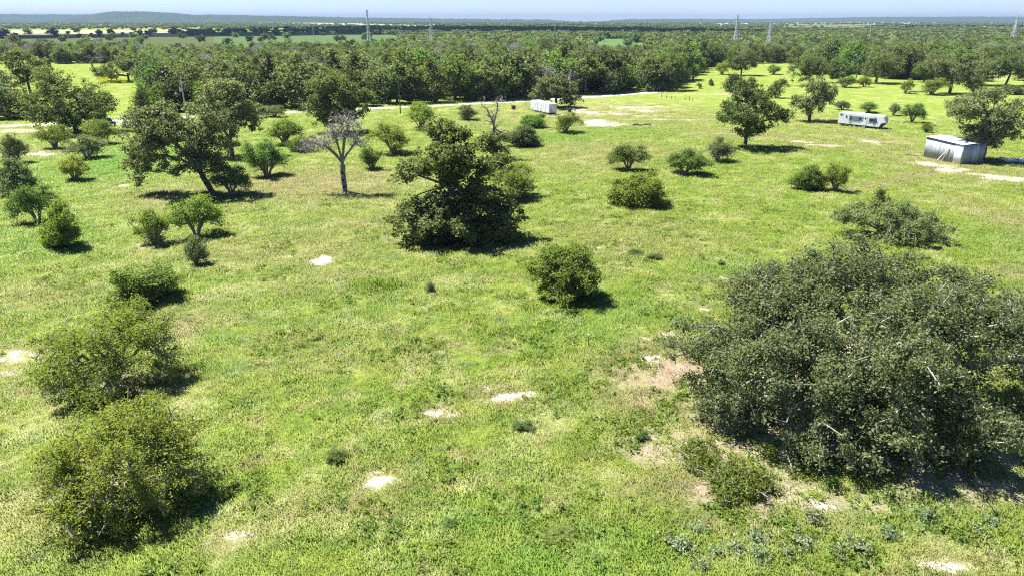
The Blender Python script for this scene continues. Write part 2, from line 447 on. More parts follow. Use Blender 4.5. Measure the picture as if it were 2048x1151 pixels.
# far fields
def field(pix, col, col2, label, z):
    m, nt, out = newmat('field_' + label.split()[0])
    g = nt.nodes.new('ShaderNodeNewGeometry')
    mp = nd(nt, 'ShaderNodeMapping'); mp.inputs['Scale'].default_value = (0.35, 1, 1); mp.inputs['Rotation'].default_value = (0, 0, 0.2)
    nt.links.new(g.outputs['Position'], mp.inputs[0])
    f = noise(nt, mp.outputs[0], 0.03, 6, 0.75, 0.35, 0.65)
    c = mix_c(nt, f, col, col2)
    f2 = noise(nt, mp.outputs[0], 0.012, 6, 0.8, 0.50, 0.66)
    c = mix_c(nt, math_n(nt, 'MULTIPLY', f2, 0.6), c, tuple(0.5 * a + 0.5 * b for a, b in zip(col2, (0.16, 0.14, 0.07))))
    b = nd(nt, 'ShaderNodeBsdfPrincipled', Roughness=0.95); b.inputs['Specular IOR Level'].default_value = 0.0; nt.links.new(c, b.inputs['Base Color']); nt.links.new(b.outputs[0], out.inputs[0])
    V = [(*gp(a, b_)[:2], z) for a, b_ in pix]
    me = bpy.data.meshes.new('field'); me.from_pydata(V, [], [tuple(range(len(V)))[::-1]]); me.materials.append(m); me.update()
    if me.polygons[0].normal.z < 0: me.flip_normals()
    tag(link('field', me), label, None, None, 'structure')
FIELDS = [
    ([(-60, 74), (20, 73), (350, 73), (380, 70), (372, 64), (372, 60), (20, 61), (-60, 62)], (0.44, 0.37, 0.22), (0.36, 0.31, 0.18), 'tan stubble field on the far left below the hills'),
    ([(-300, 120), (300, 120), (340, 130), (540, 130), (505, 84), (430, 72), (20, 72), (-300, 74)], (0.085, 0.098, 0.038), (0.060, 0.080, 0.030), 'dull green field beyond the left edge of the woods'),  # cloud shadow over this field is put into its darkened green
    ([(495, 44.5), (620, 45.5), (940, 53.5), (930, 56.5), (700, 52.5), (500, 47)], (0.40, 0.37, 0.20), (0.33, 0.32, 0.17), 'straw coloured field strip under the horizon left of centre'),
    ([(420, 120), (800, 112), (800, 72), (640, 66), (430, 66)], (0.085, 0.13, 0.045), (0.065, 0.11, 0.04), 'deep green field behind the lattice pylon left of centre'),
    ([(1180, 126), (1305, 126), (1290, 79), (1190, 79)], (0.09, 0.16, 0.05), (0.07, 0.135, 0.045), 'green field clearing between woods right of the centre'),
    ([(1296, 65), (1345, 65), (1365, 60), (1310, 59)], (0.38, 0.31, 0.22), (0.32, 0.27, 0.18), 'small bare tan plot far behind the woods'),
    ([(1560, 60), (1720, 62), (1760, 50), (1570, 49)], (0.15, 0.15, 0.06), (0.12, 0.13, 0.05), 'dull grassy field behind the right hand pylons'),
    ([(1590, 47.6), (1840, 47.8), (1840, 46.2), (1590, 46.2)], (0.36, 0.33, 0.2), (0.3, 0.29, 0.17), 'thin straw coloured field near the right horizon'),
]
for k, (pix, c1, c2, lab) in enumerate(FIELDS): field(pix, c1, c2, lab, 0.15 + 0.05 * k)

# ------------------------------------------------------------------ plant builder
def skeleton(rng, lobes, n_tip, roots, seg=0.9, jitter=0.12, wpath=0.18, shell=0.42, zmin=0.25, droop=0.0):
    """branch graph growing from root polylines to points spread through the crown lobes"""
    L = np.array([[*c, *r] for c, r in lobes], float)
    w = (L[:, 3] * L[:, 4] * L[:, 5]) ** (2 / 3); w /= w.sum()
    li = rng.choice(len(L), n_tip * 2, p=w)
    u = rng.normal(size=(n_tip * 2, 3)); u /= np.linalg.norm(u, axis=1)[:, None]
    rr = rng.random(n_tip * 2) ** shell
    P = L[li, :3] + u * rr[:, None] * L[li, 3:]
    P = P[P[:, 2] > zmin][:n_tip]
    nodes, par, plen = [], [], []
    for R in roots:
        for i, p in enumerate(R):
            p = np.array(p, float)
            if i == 0 and nodes:                        # later roots start from the first node
                if p[2] > 0.5:
                    k0 = int(np.argmin([np.linalg.norm(q - p) + (50 if q[2] > p[2] + 0.3 else 0) for q in nodes[:len(roots[0])]]))
                    par.append(k0); plen.append(plen[k0])
                else: par.append(-1); plen.append(0.0)
                nodes.append(p)
            else:
                par.append(-1 if i == 0 else len(nodes) - 1)
                plen.append(0.0 if i == 0 else plen[-1] + np.linalg.norm(p - nodes[-1]))
                nodes.append(p)
    nroot = len(nodes)
    N = np.zeros((n_tip * 14 + 200, 3)); N[:nroot] = nodes
    PL = np.zeros(len(N)); PL[:nroot] = plen
    DIR = np.zeros((len(N), 3)); PA = np.full(len(N), -1); PA[:nroot] = par
    for i in range(nroot):
        if PA[i] >= 0:
            d = N[i] - N[PA[i]]; DIR[i] = d / (np.linalg.norm(d) + 1e-6)
        else: DIR[i] = (0, 0, 1)
    usable = np.ones(len(N), bool)
    for R in roots: pass
    n = nroot; c0 = N[:nroot].mean(0)
    tops = np.array([R[-1] for R in roots])
    order = np.argsort(np.min(np.linalg.norm(P[:, None] - tops[None], axis=2), axis=1))
    tips = []
    for k in order:
        p = P[k]
        v = p - N[:n]; d = np.linalg.norm(v, axis=1) + 1e-6
        back = np.clip(0.3 - np.einsum('ij,ij->i', v, DIR[:n]) / d, 0, 2)
        cost = d * (1 + 0.7 * back) + wpath * PL[:n]
        cost[:nroot] += np.where(N[:nroot, 2] < 0.35 * tops[:, 2].max(), 0.6, 0)
        j = int(np.argmin(cost)); dist = d[j]
        m = max(1, min(12, int(dist / seg)))
        a = N[j].copy()
        bow = rng.normal(size=3) * jitter * dist
        prev = j
        for s in range(1, m + 1):
            t = s / m
            q = a + (p - a) * t + bow * math.sin(math.pi * t) + (rng.normal(size=3) * jitter * seg * 0.6 if s < m else 0)
            q[2] -= droop * dist * t * t * 0.3
            N[n] = q; PA[n] = prev; PL[n] = PL[prev] + np.linalg.norm(q - N[prev])
            e = q - N[prev]; DIR[n] = e / (np.linalg.norm(e) + 1e-6)
            prev = n; n += 1
        tips.append(prev)
    N = N[:n]; PA = PA[:n]
    cnt = np.zeros(n); cnt[tips] = 1
    for i in range(n - 1, -1, -1):
        if PA[i] >= 0: cnt[PA[i]] += cnt[i]
    return N, PA, np.maximum(cnt, 1), np.array(tips)

def branch_mesh(name, N, PA, cnt, r_base, r_tip, mat, power=0.5, flare=1.0, sides_thick=7):
    k = (r_base - r_tip) / (cnt.max() ** power)
    R = r_tip + k * cnt ** power
    E = np.where(PA >= 0)[0]
    V, Qs, base = [], [], 0
    for thick in (True, False):
        sel = E[(R[E] > r_base * 0.16) == thick]
        if not len(sel): continue
        ns = sides_thick if thick else 3
        a = N[PA[sel]]; b = N[sel]
        ra = np.minimum(R[PA[sel]], R[sel] * 1.35); rb = R[sel]
        d = b - a; ln = np.linalg.norm(d, axis=1) + 1e-6; d = d / ln[:, None]
        ref = np.where(np.abs(d[:, 2:3]) < 0.9, np.array([[0, 0, 1.0]]), np.array([[1.0, 0, 0]]))
        u = np.cross(d, ref); u /= np.linalg.norm(u, axis=1)[:, None] + 1e-9; w = np.cross(d, u)
        a = a - d * (ra * 0.3)[:, None]; b = b + d * (rb * 0.3)[:, None]
        th = np.arange(ns) * 2 * math.pi / ns
        cu, su = np.cos(th), np.sin(th)
        ring = lambda c, r: c[:, None] + r[:, None, None] * (cu[None, :, None] * u[:, None] + su[None, :, None] * w[:, None])
        vv = np.concatenate([ring(a, ra), ring(b, rb)], 1)
        m = len(sel)
        i = np.arange(ns); q = np.stack([i, (i + 1) % ns, ns + (i + 1) % ns, ns + i], 1)
        Qs.append((q[None] + (np.arange(m) * 2 * ns)[:, None, None] + base).reshape(-1, 4))
        V.append(vv.reshape(-1, 3)); base += m * 2 * ns
    return quadmesh(name, np.concatenate(V), np.concatenate(Qs), mat, True)

def leaf_mesh(name, rng, C, per, sigma, size, mat, aspect=0.6, up=0.7, flat=0.75, centre=None, out=0.5, drop=0.0):
    """diamond leaves in clumps around the points C"""
    n = len(C) * per
    ci = np.repeat(np.arange(len(C)), per)
    sg = sigma * (0.6 + 0.8 * rng.random(len(C)))[ci]
    off = rng.normal(size=(n, 3)) * sg[:, None]; off[:, 2] *= flat
    P = C[ci] + off
    if drop: P[:, 2] -= drop * rng.random(n)
    if centre is None: centre = C.mean(0) - np.array([0, 0, C[:, 2].std()])
    o = P - centre; o /= np.linalg.norm(o, axis=1)[:, None] + 1e-6
    nr = rng.normal(size=(n, 3)) + np.array([0, 0, up]) + o * out
    nr /= np.linalg.norm(nr, axis=1)[:, None]
    a = rng.normal(size=(n, 3)); u = np.cross(nr, a); u /= np.linalg.norm(u, axis=1)[:, None] + 1e-9
    w = np.cross(nr, u)
    s = size * (0.6 + 0.8 * rng.random(n))
    u *= (s / 2)[:, None]; w *= (s * aspect / 2)[:, None]
    bend = nr * (s * 0.12)[:, None]
    V = np.stack([P - u - bend, P - w * 0.9 + bend * 0.6, P + u - bend, P + w * 1.1 + bend * 0.6], 1).reshape(-1, 3)
    V[:, 2] = np.maximum(V[:, 2], 0.03)
    Qd = np.arange(n * 4).reshape(-1, 4)
    ck = rng.random(len(C))[ci]
    return quadmesh(name, V, Qd, mat, False, {'rnd': ('FACE', rng.random(n)), 'clump': ('FACE', np.clip(ck + rng.normal(size=n) * 0.15, 0, 1))})

def sublobes(seed, L, n, f0, f1, body=0.86):
    """break big lobes into many small billows over their surface"""
    rg = np.random.default_rng(seed + 5000); A = np.array([[*c, *r] for c, r in L]); w = (A[:, 3] * A[:, 5]); w /= w.sum(); out = []
    for i in rg.choice(len(A), n, p=w):
        u = rg.normal(size=3); u /= np.linalg.norm(u)
        r = A[i, 3:] ; c = A[i, :3] + u * r * rg.uniform(0.62, 0.98)
        q = min(r[0], 1.35 * r[2]) * rg.uniform(f0, f1)
        out.append((tuple(c), (q, q, q * rg.uniform(0.55, 0.8))))
    return out + [(c, (r[0] * body, r[1] * body, r[2] * body * 1.04)) for c, r in L]

def make_tree(seed, lobes, roots, n_tip, per, sigma, size, leaf, bark, r_base, r_tip=0.02, seg=0.9, aspect=0.6, extra_tip=0.0, drop=0.0, shell=0.42, droop=0.0, jitter=0.12, power=0.5, bare=0.0, zmin=0.25, wpath=0.18, up=0.7, lowbare=None):
    rng = np.random.default_rng(seed)
    N, PA, cnt, tips = skeleton(rng, lobes, n_tip, roots, seg, jitter, wpath, shell, zmin, droop)
    bm = branch_mesh('trunk', N, PA, cnt, r_base, r_tip, bark, power)
    T = tips
    if bare: T = tips[rng.random(len(tips)) > bare]
    if lowbare: T = T[(N[T][:, 2] > lowbare[0] * (0.7 + 0.6 * rng.random(len(T)))) | (rng.random(len(T)) > lowbare[1])]
    C = N[T]
    if extra_tip:                                    # also leaf the twigs a step below the tips
        g = PA[T]; g = g[rng.random(len(g)) < extra_tip]; C = np.concatenate([C, N[g[g >= 0]]])
    C = C[C[:, 2] > zmin * 0.8]
    lm = leaf_mesh('crown', rng, C, per, sigma, size, leaf, aspect, drop=drop, up=up)
    return bm, lm

def put(name, label, cat, meshes, loc, rz=0.0, scale=(1, 1, 1), group=None, parts=('trunk', 'crown')):
    t = thing(name, label, cat, (loc[0], loc[1], float(ground_z(loc[0], loc[1])) - 0.04), rz, group)
    t.scale = scale
    for p, m in zip(parts, meshes):
        if m is not None:
            c = link(p, m, t)
            if p == 'twigs': c['kind'] = 'stuff'
    return t

# ------------------------------------------------------------------ the great oak, right foreground
A = gp(1792, 838)
lobesA = [((-3.0, 0, 5.6), (8.6, 7.6, 4.2)), ((-10.0, -0.8, 4.0), (4.4, 5.6, 3.6)), ((-3.0, 3.2, 7.8), (5.0, 4.6, 2.4)), ((-3.2, 3.6, 10.4), (2.6, 2.6, 1.9)), ((1.2, 4.6, 9.0), (2.0, 2.0, 1.5)), ((-8.6, 2.0, 7.8), (2.0, 2.0, 1.4)), ((4.8, 2.4, 6.6), (3.8, 3.8, 2.2)),
          ((9.8, -2.0, 4.6), (5.0, 4.0, 2.8)), ((-4.2, -4.4, 3.6), (5.0, 3.0, 2.9)), ((1.4, -3.6, 3.8), (2.6, 2.4, 2.0)), ((-7.8, 3.6, 6.0), (4.0, 4.0, 2.8)), ((2.6, 5.0, 7.4), (3.8, 3.8, 2.4)),
          ((9.6, 3.2, 6.2), (4.2, 3.6, 2.4)), ((-12.4, 0.5, 2.8), (2.6, 4.2, 2.6)), ((-6.0, 5.5, 8.0), (2.2, 2.2, 1.3)), ((-6.6, -4.8, 2.3), (3.6, 2.8, 2.0)), ((0.4, -5.4, 2.6), (3.8, 2.6, 2.1))]
rootsA = [[(0, 0, -0.2), (-0.1, 0, 1.2), (0.0, 0.1, 2.4)], [(0, 0.1, 2.0), (-1.2, -0.6, 3.2), (-3.0, -1.4, 4.2), (-5.0, -1.8, 5.0)], [(0, 0, 2.1), (1.5, -0.3, 3.2), (3.8, -0.8, 4.4), (6.4, -1.0, 5.0)],
          [(0, 0.1, 2.2), (-0.4, 1.4, 4.0), (-0.8, 2.6, 6.0)], [(0, 0, 2.0), (0.3, -1.6, 3.2), (0.2, -3.6, 4.2)]]
bA, lA = make_tree(11, sublobes(11, lobesA, 150, 0.30, 0.60, 0.82), rootsA, 3000, 56, 0.29, 0.19, M['oak_grey'], M['lichenbark'], 0.62, 0.03, seg=0.8, aspect=0.55, extra_tip=0.25, jitter=0.16, shell=0.38)
put('oak_tree', 'huge spreading oak with dense small leaves filling the right foreground', 'tree', (bA, lA), A, 0, group='oak trees')

# ------------------------------------------------------------------ centre oak
B = gp(925, 478)
lobesB = [((0.3, 0, 3.4), (5.2, 4.6, 3.2)), ((-3.0, -0.5, 2.8), (3.8, 3.6, 2.9)), ((-3.8, 0.3, 4.6), (2.4, 2.4, 1.6)), ((3.2, -0.3, 2.6), (3.4, 3.4, 2.6)), ((0, 0, 6.6), (3.2, 3.0, 2.0)), ((-1.4, 0, 11.0), (4.2, 3.6, 3.2)), ((-4.8, -0.3, 9.0), (2.2, 1.8, 1.0)),
          ((-6.6, -0.4, 8.0), (1.4, 1.2, 0.8)), ((3.6, 0, 9.6), (2.4, 2.0, 1.4)), ((-1.6, 0.4, 13.8), (2.6, 2.4, 1.5)), ((1.8, 0.2, 8.6), (1.8, 1.8, 1.2))]
rootsB = [[(0, 0, -0.2), (0.1, 0, 2), (0, 0, 4), (-0.2, 0, 6.5), (-0.8, 0, 9)], [(0, 0, 5.6), (-2, -0.2, 7.4), (-4.4, -0.3, 8.4), (-6, -0.4, 8.2)], [(0, 0, 5.8), (1.4, 0, 7.6), (2.8, 0, 9)]]
sB = (height_at(B, 238)) / 15.2
bB, lB = make_tree(12, sublobes(12, lobesB, 62, 0.36, 0.60), rootsB, 780, 50, 0.30, 0.34, M['oak'], M['bark'], 0.5, 0.03, seg=0.8, aspect=0.7, extra_tip=0.2, shell=0.36)
put('oak_tree', 'dark oak with a leafy skirt to the ground in the middle of the pasture', 'tree', (bB, lB), B, 0, (sB * 1.16, sB * 1.1, sB), 'oak trees')

# ------------------------------------------------------------------ other single oaks: crown lobes are given in photo offsets from the trunk foot
def oak_px(seed, base, lobes_px, n_tip, per, label, leaf='oak', bark='bark', lean=(0, 0), r_base=0.38, size=0.45, trunk_top=None, sigma=0.38, bare=0.0, name='oak_tree', extra=0.2):
    """lobes_px: (px, py, rx, ry) ellipses of foliage in the photo, stood up over the trunk foot at its distance"""
    p = gp(*base); s = mpp(p)
    L = []
    for i, (px, py, rx, ry) in enumerate(lobes_px):
        z = height_at(p, py); x = (px - base[0]) * s * 1.0
        y = ((seed * 7 + i * 5) % 5 - 2) * 0.25 * rx * s
        L.append(((x, y, z), (rx * s, rx * s * 0.9, ry * s * 1.02)))
    zt = trunk_top or min(l[0][2] for l in L) * 0.9
    top = np.array([lean[0], lean[1], zt]); k = 4
    roots = [[tuple(top * (i / k) ** 1.15 + np.array([0, 0, -0.15 if i == 0 else 0])) for i in range(k + 1)]]
    for l in sorted(L, key=lambda q: -q[1][0])[:3]:
        c = np.array(l[0]); c[2] -= l[1][2] * 0.4
        st = top * 0.8
        roots.append([tuple(st + (c - st) * t + np.array([0, 0, 0.4 * math.sin(3.14 * t)])) for t in (0, 0.35, 0.7)])
    b, l = make_tree(seed, sublobes(seed, L, 34, 0.34, 0.62), roots, n_tip, int(per * 1.45), sigma, size * 0.78, M[leaf], M[bark], r_base, 0.03, seg=1.0, aspect=0.7, extra_tip=extra, shell=0.38, bare=bare, zmin=0.5)
    return put(name, label, 'tree', (b, l), p, 0, group='oak trees')

oak_px(21, (428, 388), [(360, 290, 75, 50), (300, 330, 48, 34), (420, 245, 60, 42), (345, 240, 60, 36), (455, 300, 45, 36), (290, 300, 32, 40), (400, 320, 50, 24)], 430, 32, 'grey green oak with a leaning dark trunk at left', 'oak_grey', lean=(-1.9, 0), r_base=0.42, size=0.42)
oak_px(22, (466, 318), [(475, 205, 52, 44), (430, 220, 45, 36), (505, 235, 28, 34), (470, 170, 32, 20), (440, 265, 30, 20)], 300, 30, 'tall round oak just behind the leaning trunk oak', 'oak_grey', r_base=0.4, size=0.48)
oak_px(23, (152, 262), [(150, 205, 80, 42), (130, 165, 50, 30), (215, 205, 36, 22), (90, 215, 30, 28), (160, 235, 60, 22)], 380, 34, 'broad dark oak at left beside the parked pickup', 'oak', r_base=0.55, size=0.52, sigma=0.5)
oak_px(24, (686, 268), [(680, 190, 58, 34), (665, 162, 40, 18), (635, 215, 28, 28), (715, 210, 30, 26), (680, 225, 48, 26), (650, 238, 30, 18), (705, 240, 34, 20)], 400, 32, 'round leafy oak right behind the bare branched tree', 'oak', r_base=0.4, size=0.5)
oak_px(25, (1490, 291), [(1490, 215, 62, 28), (1480, 175, 38, 18), (1440, 230, 26, 14), (1535, 225, 26, 16), (1488, 252, 36, 20), (1515, 190, 30, 16)], 330, 30, 'single oak with its shadow on the open grass at right', 'oak', r_base=0.42, size=0.46)
oak_px(26, (1618, 243), [(1622, 190, 38, 24), (1618, 168, 28, 14), (1595, 210, 18, 12), (1648, 195, 16, 18), (1612, 215, 26, 12)], 240, 28, 'smaller round oak left of the travel trailer', 'oak_grey', r_base=0.38, size=0.5)
oak_px(27, (1962, 326), [(1965, 235, 62, 44), (1920, 225, 34, 24), (2020, 250, 36, 40), (1960, 195, 45, 20), (1985, 280, 46, 22), (1945, 275, 20, 14)], 400, 32, 'oak standing over the right end of the metal shed', 'oak_grey', r_base=0.5, size=0.42)
oak_px(28, (1112, 214), [(1108, 172, 46, 20), (1085, 182, 26, 16), (1140, 190, 22, 16), (1108, 158, 30, 12), (1145, 205, 12, 8)], 260, 28, 'spreading oak above the weathered white box trailer', 'oak_grey', r_base=0.42, size=0.55, trunk_top=3.2)
oak_px(29, (62, 192), [(60, 130, 40, 24), (45, 155, 26, 18), (80, 140, 26, 20), (60, 112, 24, 10)], 220, 26, 'tall oak in the meadow at the far left', 'oak', r_base=0.42, size=0.65, sigma=0.55)
oak_px(30, (258, 163), [(240, 142, 38, 14), (262, 128, 24, 12), (215, 148, 16, 10), (278, 145, 12, 10)], 180, 26, 'oak over the yellow flowers in the left meadow', 'oak', r_base=0.45, size=0.7, sigma=0.6)
oak_px(31, (1618, 172), [(1612, 130, 34, 22), (1590, 145, 18, 16), (1640, 140, 18, 16)], 180, 26, 'forked dark oak behind the small round oak', 'oak', r_base=0.4, size=0.6, sigma=0.55)
oak_px(32, (1684, 166), [(1680, 140, 28, 18), (1660, 135, 16, 14), (1700, 140, 16, 14)], 160, 26, 'dense oak left of the broken white snag', 'oak', r_base=0.4, size=0.6, sigma=0.55)
oak_px(33, (1899, 187), [(1895, 140, 42, 26), (1870, 130, 24, 18), (1925, 145, 20, 20), (1895, 118, 24, 10)], 240, 28, 'large oak with a thick trunk above the metal shed', 'oak_grey', r_base=0.55, size=0.6, sigma=0.55)
oak_px(34, (2010, 172), [(2020, 130, 34, 24), (2045, 140, 22, 20), (1990, 140, 20, 18)], 200, 26, 'oak with slanting trunk at the right edge of the picture', 'oak', lean=(1.4, 0), r_base=0.42, size=0.6, sigma=0.55)
oak_px(35, (1482, 150), [(1482, 122, 30, 18), (1465, 132, 16, 12), (1500, 118, 18, 14)], 170, 26, 'oak at the edge of woods above the single shadowed oak', 'oak', r_base=0.4, size=0.65, sigma=0.55)
oak_px(36, (1551, 196), [(1555, 175, 16, 12), (1545, 182, 14, 8), (1562, 165, 10, 8)], 110, 24, 'little oak between the two single oaks at right', 'oak', r_base=0.22, size=0.42, sigma=0.4)
oak_px(37, (1325, 182), [(1330, 140, 40, 26), (1305, 150, 24, 18), (1355, 155, 18, 18), (1330, 120, 26, 10)], 260, 28, 'big rounded oak closing the right end of the woods', 'oak', r_base=0.45, size=0.6, sigma=0.55)

oak_px(38, (1752, 166), [(1752, 130, 36, 24), (1735, 140, 20, 16), (1775, 132, 22, 18), (1750, 108, 22, 10)], 210, 26, 'wide oak left of the leaning bleached trunk', 'oak', r_base=0.45, size=0.6, sigma=0.55)
oak_px(39, (1806, 158), [(1806, 112, 38, 26), (1785, 122, 22, 18), (1832, 120, 20, 20), (1806, 92, 24, 10)], 230, 26, 'tallest broad oak above the leaning bleached trunk', 'oak', r_base=0.48, size=0.6, sigma=0.55)
oak_px(40, (1848, 164), [(1850, 130, 26, 22), (1836, 138, 16, 14), (1864, 136, 16, 14)], 170, 26, 'oak between the tallest oak and the thick trunked oak', 'oak', r_base=0.4, size=0.6, sigma=0.55)
oak_px(140, (1958, 170), [(1956, 140, 28, 18), (1940, 148, 16, 12), (1975, 148, 14, 12)], 170, 26, 'oak behind the pale yellow green bush at far right', 'oak_grey', r_base=0.4, size=0.6, sigma=0.55)
# ------------------------------------------------------------------ dead and half-dead trees
def dead_tree(seed, base, lobes_px, n_tip, label, r_base, bark='deadbark', leaf=None, leaves_px=None, name='dead_tree', trunk_top=None, lean=(0, 0), seg=0.7, r_tip=0.03, group='dead trees'):
    p = gp(*base); s = mpp(p)
    L = [(((px - base[0]) * s, 0.2 * rx * s * ((i % 3) - 1), height_at(p, py)), (rx * s, rx * s * 0.8, ry * s)) for i, (px, py, rx, ry) in enumerate(lobes_px)]
    zt = trunk_top or min(l[0][2] for l in L) * 0.9
    top = np.array([lean[0], lean[1], zt])
    roots = [[tuple(top * t + np.array([0.05 * math.sin(9 * t), 0, -0.15 if t == 0 else 0])) for t in (0, .2, .4, .6, .8, 1)]]
    for l in L[:4]:
        c = np.array(l[0]); st = top * 0.9
        roots.append([tuple(st + (c - st) * t + np.array([0, 0, 0.5 * math.sin(3.14 * t)])) for t in (0, 0.3, 0.65)])
    rng = np.random.default_rng(seed)
    N, PA, cnt, tips = skeleton(rng, L, n_tip, roots, seg, 0.2, 0.12, 0.5, 0.4)
    bm = branch_mesh('trunk', N, PA, cnt, r_base, r_tip, M[bark], 0.6)
    lm = leaf_mesh('twigs', rng, N[tips], 3, 0.35, 0.9 if n_tip > 60 else 0.3, M['deadtwig'], 0.07, up=0.0) if not leaf else None
    if leaf:
        z = N[tips]
        sel = np.zeros(len(z), bool)
        for (px, py, rx, ry) in leaves_px:
            c = np.array([(px - base[0]) * s, 0, height_at(p, py)])
            sel |= (np.abs(z[:, 0] - c[0]) < rx * s) & (np.abs(z[:, 2] - c[2]) < ry * s)
        lm = leaf_mesh('crown', rng, z[sel], 34, 0.4, 0.42, M[leaf], 0.7)
        twm = leaf_mesh('twigs', rng, z[~sel], 5, 0.3, 0.7, M['deadtwig'], 0.07, up=0.0)
        return put(name, label, 'tree', (bm, lm, twm), p, 0, group=group, parts=('trunk', 'crown', 'twigs'))
    return put(name, label, 'tree', (bm, lm), p, 0, group=group, parts=('trunk', 'twigs'))

dead_tree(41, (690, 387), [(650, 285, 40, 16), (705, 250, 35, 34), (725, 285, 22, 12), (680, 270, 24, 24), (625, 296, 20, 10)], 520, 'tall tree with bare grey branches and a straight trunk', 0.42, trunk_top=height_at(gp(690, 387), 318))
dead_tree(42, (988, 318), [(968, 205, 10, 12), (1000, 202, 14, 12), (985, 235, 22, 22), (995, 268, 28, 14), (975, 290, 26, 14), (1000, 300, 22, 10)], 200, 'bare topped tree with leaves only on its lower branches', 0.38, leaf='oak', leaves_px=[(975, 292, 40, 22)], trunk_top=height_at(gp(988, 318), 245), r_tip=0.035)
dead_tree(43, (1712, 156), [(1712, 118, 5, 10), (1704, 112, 6, 4)], 14, 'broken white snag rising among the oaks at right', 0.34, bark='barkgrey', r_tip=0.1)
dead_tree(44, (1814, 153), [(1819, 140, 3, 5)], 5, 'leaning bleached trunk under the oaks at right', 0.34, bark='barkgrey', r_tip=0.2, lean=(1.4, 0))
dead_tree(45, (190, 143), [(185, 118, 9, 10), (205, 112, 14, 12)], 80, 'dead grey tree with a crooked trunk in the left meadow', 0.4, bark='deadbark', lean=(-1.4, 0), r_tip=0.04)
dead_tree(46, (1518, 118), [(1514, 104, 5, 8), (1526, 106, 4, 6)], 16, 'dead forked stub beside the near right pylon', 0.3, bark='barkgrey', r_tip=0.08)
dead_tree(47, (59, 196), [(52, 178, 6, 6)], 10, 'dark broken stump leaning over in the left meadow', 0.34, bark='bark', r_tip=0.12, lean=(-1.6, 0))

# ------------------------------------------------------------------ bush prototypes (4 m wide, 3 m high)
def bush_proto(seed, kind):
    rng = np.random.default_rng(seed)
    if kind == 'vase':
        lobes = [((0, 0, 1.75), (1.55, 1.5, 0.9)), ((-1.05, 0.3, 1.25), (0.95, 1.0, 0.85)), ((1.05, -0.2, 1.25), (0.95, 1.0, 0.85)), ((0.1, -0.95, 1.05), (1.1, 0.8, 0.75)), ((0.2, 0.2, 2.45), (0.85, 0.85, 0.5))]
        for i in range(5):
            lobes.append(((rng.uniform(-1.6, 1.6), rng.uniform(-1.3, 1.3), rng.uniform(1.2, 2.5)), (0.5, 0.5, 0.42)))
        stems, per, size, asp, sig = 9, 26, 0.145, 0.38, 0.17
        n = 330
    elif kind == 'dense':
        lobes = [((0, 0, 1.25), (1.75, 1.75, 1.25)), ((-0.9, 0.2, 0.8), (1.15, 1.2, 0.85)), ((0.9, -0.3, 0.8), (1.15, 1.2, 0.85)), ((0.1, 0.1, 2.2), (0.95, 0.95, 0.7)), ((0, -1.0, 0.8), (1.2, 0.9, 0.8))]
        for i in range(5):
            lobes.append(((rng.uniform(-1.5, 1.5), rng.uniform(-1.4, 1.2), rng.uniform(0.9, 2.3)), (0.5, 0.5, 0.45)))
        stems, per, size, asp, sig = 8, 32, 0.145, 0.48, 0.18
        n = 430
    elif kind == 'open':
        lobes = [((0, 0, 1.35), (1.6, 1.5, 1.1)), ((-1.0, 0, 0.95), (0.95, 1.0, 0.8)), ((0.9, 0.4, 1.5), (0.95, 0.9, 0.9)), ((0, 0, 2.3), (0.9, 0.9, 0.65))]
        for i in range(4):
            lobes.append(((rng.uniform(-1.6, 1.6), rng.uniform(-1.3, 1.3), rng.uniform(0.8, 2.4)), (0.4, 0.4, 0.4)))
        stems, per, size, asp, sig = 11, 18, 0.145, 0.4, 0.16
        n = 340
    ax = rng.uniform(0.75, 1.2, 3); sh = rng.uniform(-0.35, 0.35, 2)
    lobes = [((c[0] * ax[0] + sh[0] * c[2] / 3, c[1] * ax[1] + sh[1] * c[2] / 3, c[2] * rng.uniform(0.88, 1.08)), tuple(q * rng.uniform(0.8, 1.15) for q in r)) for c, r in lobes]
    del lobes[1 + int(rng.integers(0, 3))]
    roots = []
    for i in range(stems):
        a = i * math.tau / stems + rng.uniform(-.4, .4); r = rng.uniform(0.5, 0.95)
        roots.append([(0.1 * math.cos(a), 0.1 * math.sin(a), -0.1), (0.35 * r * math.cos(a), 0.35 * r * math.sin(a), 0.5), (0.85 * r * math.cos(a), 0.85 * r * math.sin(a), 1.15)])
    return lobes, roots, n, per, sig, size, asp

LEAFCOL = {'m': 'mesq', 'g': 'green', 'y': 'greyg', 'b': 'bright'}
PROTO = {}
def bush_meshes(kind, var, leaf):
    key = (kind, var)
    if key not in PROTO:
        lobes, roots, n, per, sig, size, asp = bush_proto(100 + var * 7 + len(kind), kind)
        PROTO[key] = make_tree(200 + var * 13 + len(kind), sublobes(var + len(kind), lobes, 22, 0.28, 0.5), roots, n, per, sig, size, M['mesq'], M['barkgrey'], 0.085, 0.014, seg=0.4, aspect=asp, extra_tip=0.3, jitter=0.13, zmin=0.15, shell=0.5, power=0.4, lowbare=(1.25, {'vase': 0.6, 'dense': 0.15, 'open': 0.6}[kind]))
    b, l = PROTO[key]
    k2 = (kind, var, leaf)
    if k2 not in PROTO:
        c = l.copy(); c.materials.clear(); c.materials.append(M[LEAFCOL[leaf]]); PROTO[k2] = c
    return b, PROTO[k2]

